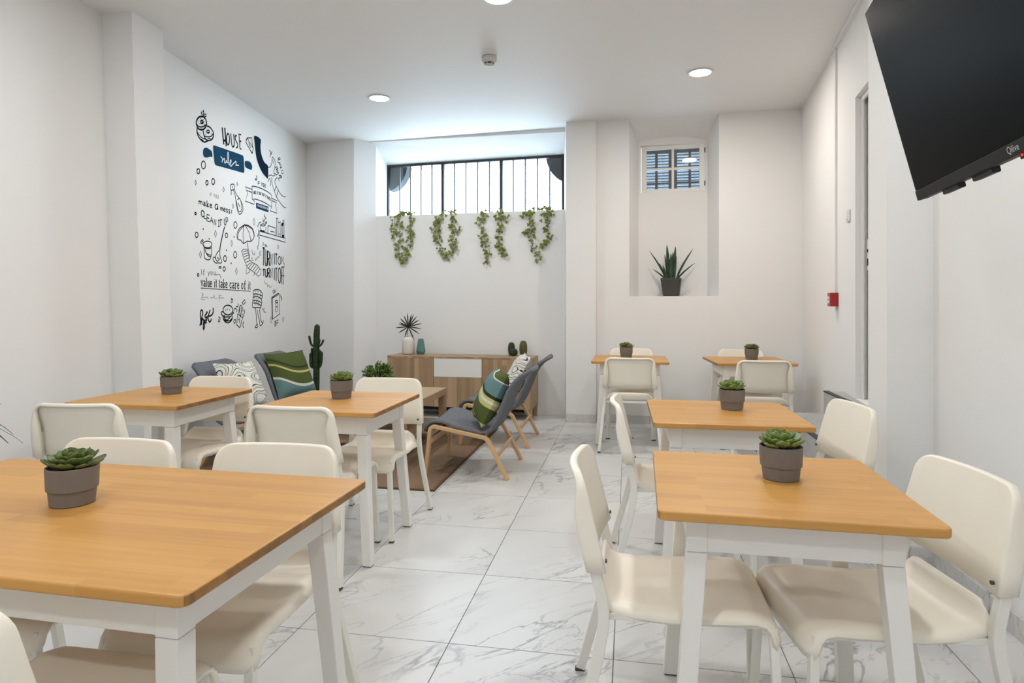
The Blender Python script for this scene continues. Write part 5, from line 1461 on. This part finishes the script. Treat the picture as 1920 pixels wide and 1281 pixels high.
  (0,3,0,0,[1816,1839,1819,1839,1819,1821,1823,1816,1829,1819]),
  (0,3,0,0,[1826,1838,1829,1838,1829,1815,1832,1815]),
  (0,17,0,0,[1725,1806,1771,1796]),
  (0,17,0,0,[1748,1801,1749,1623]),
  (0,17,0,0,[1784,1793,1785,1667,1797,1625,1821,1626,1833,1665,1832,1783]),
  (0,17,0,0,[1846,1626,1846,1780,1879,1772,1894,1741,1894,1712,1880,1697,1846,1700]),
  (0,17,0,0,[1870,1698,1895,1628]),
  (0,17,0,0,[1908,1628,1908,1766,1958,1630,1957,1755]),
  (0,16,0,0,[2013,1647,2012,1766]),
  (0,16,0,0,[2038,1764,2085,1759]),
  (0,16,0,0,[2061,1761,2062,1648]),
  (0,12,1,0,[2181,1700,2179,1687,2175,1674,2167,1664,2157,1657,2146,1655,2135,1656,2125,1662,2117,1671,2112,1682,2110,1696,2112,1709,2117,1721,2125,1731,2134,1738,2145,1741,2156,1740,2166,1734,2174,1725,2179,1713]),
  (0,10,0,0,[2202,1670,2202,1748,2251,1670,2251,1746]),
  (0,10,0,0,[2279,1678,2274,1655]),
  (0,16,0,0,[1730,1580,1776,1586]),
  (0,16,0,0,[1753,1583,1753,1515]),
  (0,16,0,0,[1789,1588,1789,1531,1801,1512,1824,1510,1836,1531,1835,1595]),
  (0,16,0,0,[1849,1508,1848,1597,1882,1602,1896,1584,1896,1564,1882,1552,1849,1551]),
  (0,16,0,0,[1872,1552,1896,1505]),
  (0,16,0,0,[1910,1504,1909,1606,1958,1501,1958,1613]),
  (0,16,0,0,[2013,1485,2013,1607]),
  (0,16,0,0,[2038,1609,2085,1612]),
  (0,16,0,0,[2062,1611,2062,1476]),
  (0,15,1,0,[2182,1540,2180,1515,2175,1492,2167,1474,2158,1462,2147,1458,2136,1462,2126,1473,2118,1490,2113,1512,2111,1537,2113,1562,2117,1584,2125,1602,2135,1614,2146,1618,2157,1615,2167,1604,2175,1587,2180,1565]),
  (0,14,0,0,[2233,1633,2197,1629,2198,1447]),
  (0,14,0,0,[2197,1538,2226,1538]),
  (0,14,0,0,[2281,1638,2244,1634,2245,1443]),
  (0,14,0,0,[2245,1538,2274,1539]),
  (0,4,0,0,[1764,1474,1781,1452,1799,1436,1817,1442,1833,1447,1839,1427,1845,1408,1862,1418,1880,1429,1892,1414,1904,1400,1921,1407,1939,1420])],
 'care_lettering': [(0,4,0,0,[553,1482,553,1525]),
  (0,4,0,0,[606,1525,597,1527,589,1520,589,1483]),
  (0,4,0,0,[579,1509,603,1510]),
  (0,4,0,0,[580,1482,600,1483]),
  (0,4,0,0,[654,1513,668,1489]),
  (0,4,0,0,[685,1514,663,1471]),
  (0,4,0,0,[731,1501,729,1508,724,1514,717,1515,709,1513,704,1508,702,1500,704,1493,710,1487,717,1486,724,1488,729,1493,731,1501]),
  (0,4,0,0,[749,1516,755,1516,755,1493,762,1487,774,1492]),
  (0,4,0,0,[770,1516,776,1517,776,1487,783,1487]),
  (0,4,0,0,[781,1487,821,1494,856,1495,871,1479,881,1458]),
  (0,9.5,0,0,[546,1432,561,1385,576,1432]),
  (0,9.5,0,0,[542,1432,552,1432]),
  (0,9.5,0,0,[570,1432,580,1432]),
  (0,9.5,0,0,[589,1425,598,1433,610,1428,611,1392,618,1384]),
  (0,9.5,0,0,[611,1410,595,1409,587,1396,595,1385,607,1388,611,1399]),
  (0,9.5,0,0,[629,1458,633,1458,634,1384]),
  (0,9.5,0,0,[628,1384,639,1384]),
  (0,9.5,0,0,[651,1432,657,1432,657,1395,663,1384,676,1391]),
  (0,9.5,0,0,[671,1432,677,1432,677,1384,684,1384]),
  (0,9.5,0,0,[695,1409,722,1409,719,1426,708,1432,697,1424,694,1406,698,1387,709,1384,722,1391]),
  (0,9.5,0,0,[765,1431,770,1431,770,1383]),
  (0,9.5,0,0,[764,1383,775,1383]),
  (0,9.5,0,0,[770,1446,770,1452]),
  (0,9.5,0,0,[795,1450,795,1392,798,1383,804,1389]),
  (0,9.5,0,0,[789,1431,803,1431]),
  (0,9.5,0,0,[850,1449,850,1391,854,1382,860,1388]),
  (0,9.5,0,0,[844,1431,859,1431]),
  (0,9.5,0,0,[874,1423,884,1431,898,1427,900,1389,906,1382]),
  (0,9.5,0,0,[900,1408,881,1407,873,1393,881,1382,895,1385,900,1397]),
  (0,9.5,0,0,[917,1457,924,1457,924,1381]),
  (0,9.5,0,0,[916,1381,933,1381]),
  (0,9.5,0,0,[946,1430,926,1402,950,1381]),
  (0,9.5,0,0,[964,1407,994,1407,990,1425,978,1431,966,1422,963,1404,968,1385,980,1381,994,1388]),
  (0,9.5,0,0,[1071,1420,1057,1430,1043,1420,1039,1403,1045,1385,1057,1380,1071,1389]),
  (0,9.5,0,0,[1088,1422,1099,1430,1114,1425,1116,1387,1123,1379]),
  (0,9.5,0,0,[1116,1406,1096,1405,1087,1391,1096,1380,1110,1383,1116,1395]),
  (0,9.5,0,0,[1134,1429,1144,1429,1144,1379]),
  (0,9.5,0,0,[1133,1379,1155,1379]),
  (0,9.5,0,0,[1144,1414,1155,1430,1168,1425]),
  (0,9.5,0,0,[1185,1406,1217,1406,1213,1423,1200,1430,1187,1421,1183,1402,1189,1383,1202,1379,1217,1386]),
  (0,9.5,0,0,[1301,1403,1299,1416,1292,1426,1283,1429,1275,1426,1268,1416,1266,1404,1269,1391,1275,1381,1284,1378,1292,1381,1299,1391,1301,1403]),
  (0,9.5,0,0,[1354,1451,1343,1455,1333,1444,1333,1377]),
  (0,9.5,0,0,[1319,1426,1351,1426]),
  (0,9.5,0,0,[1321,1377,1347,1377]),
  (0,9.5,0,0,[1406,1428,1412,1428,1412,1377]),
  (0,9.5,0,0,[1405,1377,1419,1377]),
  (0,9.5,0,0,[1412,1443,1412,1450]),
  (0,9.5,0,0,[1443,1447,1443,1386,1447,1376,1454,1382]),
  (0,9.5,0,0,[1436,1427,1453,1427]),
  (0,6,0,0,[543,1371,1455,1358]),
  (4,4,0,0,[565,1336,566,1315,565,1296,555,1282,552,1274,574,1274,605,1278]),
  (4,4,0,0,[586,1324,567,1306,557,1293,577,1292,605,1295,625,1296,643,1297,654,1293,664,1288]),
  (4,4,0,0,[692,1288,704,1293,714,1296,717,1291,719,1286,729,1291,739,1296,740,1290,742,1286,753,1301,764,1315,766,1303,770,1287,788,1286,810,1288]),
  (4,4,0,0,[850,1324,851,1263]),
  (4,4,0,0,[845,1311,889,1311]),
  (4,4,0,0,[827,1289,853,1293,874,1295,882,1290,886,1285,894,1290,904,1295,915,1292,927,1287])],
 'hot_lettering': [(0,14,0,0,[527,1058,532,1067,537,1076,542,1087,548,1102,555,1119,561,1133,566,1145,571,1155,574,1163,573,1172,570,1180,566,1186,560,1188,553,1189,547,1186,543,1180,539,1171,537,1159,537,1143,540,1124,542,1106,545,1092,549,1078,553,1065]),
  (0,14,0,0,[553,1065,555,1078,558,1092,561,1103,565,1110,569,1115,574,1117,578,1114,583,1109,587,1102,592,1095,597,1086,600,1077,602,1066,602,1054,600,1044,597,1035,592,1028,587,1026,584,1031,582,1041,582,1053,583,1065,585,1080,590,1091,599,1098,610,1102,622,1107]),
  (0,14,0,0,[606,1110,607,1102,608,1094,611,1088,616,1083,622,1079,627,1079,629,1084,631,1092,632,1101,637,1112,642,1124,643,1131,638,1131,629,1126,622,1124,616,1127,610,1132,608,1138,610,1142,615,1147,622,1151,630,1157,640,1163,646,1168,644,1171,638,1172,632,1174]),
  (0,14,0,0,[692,1190,684,1176,677,1163,670,1151,665,1139,661,1127,659,1117,663,1107,669,1098,676,1091,682,1087,689,1086,695,1088,702,1094,708,1103,714,1113]),
  (0,14,0,0,[649,1137,668,1137,687,1137,703,1139,716,1143,726,1148,734,1155,740,1162,743,1169,745,1178,745,1187,744,1196,742,1206])],
 'burger_drawing': [(0,11,1,0,[1095,1181,1092,1172,1086,1162,1075,1154,1060,1148,1043,1143,1024,1140,1004,1139,984,1141,965,1144,949,1150,935,1157,925,1165,918,1174,916,1184,918,1193,924,1202,935,1210,949,1217,965,1222,984,1225,1004,1226,1024,1225,1043,1221,1060,1216,1074,1209,1085,1201,1092,1191]),
  (0,11,0,0,[916,1169,897,1169,883,1167,881,1159,886,1149,903,1137,922,1128,935,1131,946,1139]),
  (0,11,0,0,[1091,1166,1105,1160,1111,1154,1092,1145,1069,1136,1068,1128,1057,1122,1002,1121,934,1122]),
  (0,11,0,0,[916,1125,917,1113,922,1101,938,1089,958,1078,979,1071,1001,1068,1026,1070,1051,1077,1073,1090,1088,1106,1091,1118,1088,1130]),
  (0,11,0,0,[922,1101,945,1093,970,1087,1005,1084,1038,1086,1062,1095,1082,1106]),
  (0,11,0,0,[928,1119,955,1102,983,1091,1010,1099,1038,1113]),
  (0,8,0,0,[967,1189,967,1177]),
  (0,8,0,0,[998,1196,998,1184]),
  (0,8,0,0,[1035,1191,1035,1179])],
 'fries_drawing': [(0,9,0,0,[1192,1146,1179,1088,1169,1045,1225,1018,1245,1024,1265,1070,1292,1104,1251,1117,1205,1143]),
  (0,9,0,0,[1292,1104,1333,1162,1319,1182]),
  (0,9,0,0,[1211,1149,1224,1208,1258,1226,1278,1207]),
  (0,9,0,0,[1224,1208,1231,1164,1258,1120]),
  (0,9,0,0,[1258,1207,1265,1164,1285,1123]),
  (0,9,0,0,[1285,1207,1299,1163]),
  (0,9,0,0,[1205,1084,1225,1102,1232,1077,1218,1059]),
  (0,9,0,0,[1120,1169,1120,1190,1152,1196,1178,1177,1159,1159]),
  (0,9,0,0,[1152,1214,1191,1208,1204,1239]),
  (0,9,0,0,[1285,1248,1332,1276,1353,1254,1298,1229,1278,1251]),
  (0,9,0,0,[1069,1287,1066,1245,1097,1257,1097,1275,1069,1287]),
  (0,9,0,0,[834,1124,866,1115,857,1083,828,1084,840,1104]),
  (0,9,0,0,[1114,1087,1146,1095,1153,1073,1127,1056,1111,1081]),
  (0,9,0,0,[1319,1068,1285,1041]),
  (0,9,0,0,[1292,1035,1313,1009])],
 'ruffled_legs_drawing': [(0,9,0,0,[1513,1353,1518,1361,1530,1369,1562,1375,1601,1378,1638,1376,1673,1367,1707,1350,1728,1329,1717,1306,1701,1284,1705,1267,1710,1249,1699,1224,1683,1201,1669,1188,1655,1178]),
  (0,9,0,0,[1513,1353,1514,1328,1513,1303,1507,1276,1500,1249,1496,1223,1501,1203,1525,1198,1557,1198]),
  (0,9,0,0,[1522,1332,1570,1334,1619,1333,1664,1326,1710,1316]),
  (0,9,0,0,[1513,1299,1551,1308,1592,1311,1644,1301,1701,1286]),
  (0,9,0,0,[1509,1270,1555,1271,1601,1268,1648,1259,1696,1247]),
  (0,9,0,0,[1513,1243,1552,1245,1592,1243,1641,1232,1692,1217]),
  (0,9,0,0,[1557,1198,1594,1198,1628,1198,1656,1197,1683,1197]),
  (0,9,0,0,[1566,1194,1573,1155,1580,1116,1585,1077,1589,1046,1589,1033,1584,1026,1563,1014,1549,1004,1578,1001,1611,1004,1613,1020,1607,1041]),
  (0,9,0,0,[1606,1174,1611,1155,1620,1131,1638,1093,1656,1055,1659,1030,1665,1016,1697,1020,1729,1033,1737,1050,1738,1069]),
  (0,9,0,0,[1655,1178,1665,1145,1674,1114,1677,1090,1683,1070,1704,1053,1729,1037]),
  (0,8,0,0,[1561,1365,1557,1352]),
  (0,8,0,0,[1605,1368,1602,1355]),
  (0,8,0,0,[1641,1362,1638,1350]),
  (0,8,0,0,[1682,1351,1678,1338]),
  (0,8,0,0,[1548,1328,1544,1315]),
  (0,8,0,0,[1601,1330,1597,1318]),
  (0,8,0,0,[1673,1323,1669,1310]),
  (0,8,0,0,[1548,1299,1545,1286]),
  (0,8,0,0,[1588,1299,1584,1286]),
  (0,8,0,0,[1632,1295,1629,1283]),
  (0,8,0,0,[1673,1288,1670,1275]),
  (0,8,0,0,[1539,1268,1536,1255]),
  (0,8,0,0,[1588,1264,1584,1251]),
  (0,8,0,0,[1633,1256,1629,1243]),
  (0,8,0,0,[1561,1237,1558,1224]),
  (0,8,0,0,[1601,1232,1598,1220]),
  (0,8,0,0,[1637,1224,1634,1212]),
  (0,8,0,0,[1729,1197,1731,1169,1766,1192,1757,1156,1794,1148])],
 'light_switch_drawing': [(0,10,0,0,[1944,1300,1960,1071,2154,1125,2142,1337,1959,1292]),
  (0,10,0,0,[1944,1300,2111,1345,2142,1337]),
  (0,10,0,0,[1964,1290,1970,1074]),
  (0,10,1,0,[2101,1257,2099,1253,2095,1249,2088,1246,2080,1245,2070,1244,2061,1245,2052,1246,2045,1249,2041,1253,2039,1257,2041,1260,2045,1264,2052,1267,2060,1269,2070,1269,2079,1269,2088,1267,2095,1264,2099,1260]),
  (0,8,1,0,[2050,1240,2045,1144,2086,1151,2096,1244]),
  (0,8,0,0,[2045,1198,2091,1206]),
  (0,7,0,0,[2009,1363,2007,1373,2001,1379,1993,1380,1986,1377,1980,1370,1978,1360,1980,1351,1986,1345,1994,1343,2001,1346,2007,1354,2009,1363]),
  (0,7,0,0,[2018,1346,2018,1383,2049,1349,2049,1386]),
  (0,7,0,0,[2047,1027,2045,1041,2039,1050,2032,1054,2025,1049,2020,1038,2018,1023,2020,1009,2025,999,2032,996,2040,1001,2045,1012,2047,1027]),
  (0,7,0,0,[2084,1058,2055,1056,2056,1000]),
  (0,7,0,0,[2055,1028,2079,1031]),
  (0,7,0,0,[2123,1062,2093,1059,2093,1006]),
  (0,7,0,0,[2093,1033,2117,1036]),
  (0,7,0,0,[2185,1333,2173,1324,2169,1316,2188,1312,2206,1308,2196,1301,2185,1295,2201,1295,2217,1295,2207,1287,2195,1278,2201,1271,2211,1265])],
}

# ------------------------------------------------------------------ the mural on the left wall (flat lettering and line drawings)
mu = thing('wall_mural', 'blue and charcoal house rules mural of lettering and doodles on the left wall', 'mural', (-3.40, 4.205, 0))
WD = Vector((-0.40, 2.87, 0)).normalized()
WN = Vector((WD.y, -WD.x, 0))                              # out of the wall, into the room
def wp(s, z, lift): return WD * s + WN * lift + Vector((0, 0, z))
def ribbon(m, pts, w, closed, lift):
    n = len(pts)
    if n < 2: return
    L_, R_ = [], []
    for i in range(n):
        a = pts[i - 1] if (i > 0 or closed) else pts[i]
        b = pts[(i + 1) % n] if (i < n - 1 or closed) else pts[i]
        dx, dz = b[0] - a[0], b[1] - a[1]
        l = math.hypot(dx, dz) or 1e-6
        nx, nz = -dz / l * w / 2, dx / l * w / 2
        L_.append((pts[i][0] + nx, pts[i][1] + nz)); R_.append((pts[i][0] - nx, pts[i][1] - nz))
    vs, fs = [], []
    for i in range(n):
        vs += [wp(*L_[i], lift), wp(*R_[i], lift), wp(*L_[i], 0.0), wp(*R_[i], 0.0)]
    rng = range(n if closed else n - 1)
    for i in rng:
        j = (i + 1) % n
        a, b = 4 * i, 4 * j
        fs += [(a, a + 1, b + 1, b), (a + 2, a, b, b + 2), (a + 1, a + 3, b + 3, b + 1)]
    m.add(vs, fs)
mural_h = {1: 0.0010, 3: 0.0010, 0: 0.0014, 4: 0.0014, 2: 0.0020}
for part, strokes in MURAL.items():
    by = {}
    for col, w, closed, fill, flat in strokes:
        by.setdefault(col, []).append((w, closed, fill, flat))
    base = None
    for col, items in by.items():
        m = MB()
        lift = mural_h[col]
        for w, closed, fill, flat in items:
            pts = [(flat[i] / 1000, flat[i + 1] / 1000) for i in range(0, len(flat), 2)]
            if fill:
                n = len(pts)
                from mathutils.geometry import tessellate_polygon
                tri = tessellate_polygon([[Vector((a, b, 0)) for a, b in pts]])
                m.add([wp(a, b, lift) for a, b in pts], [tuple(t) for t in tri])
            else:
                ribbon(m, pts, w / 1000, closed, lift)
        nm = part if base is None else {1: 'blue_fill', 2: 'white_lettering', 3: 'navy_fill', 4: 'pale_lettering', 0: 'dark_outline'}[col]
        o = m.build(nm, M['ink%d' % col], mu if base is None else base)
        if base is not None:
            o['kind'] = 'stuff'
        base = base or o
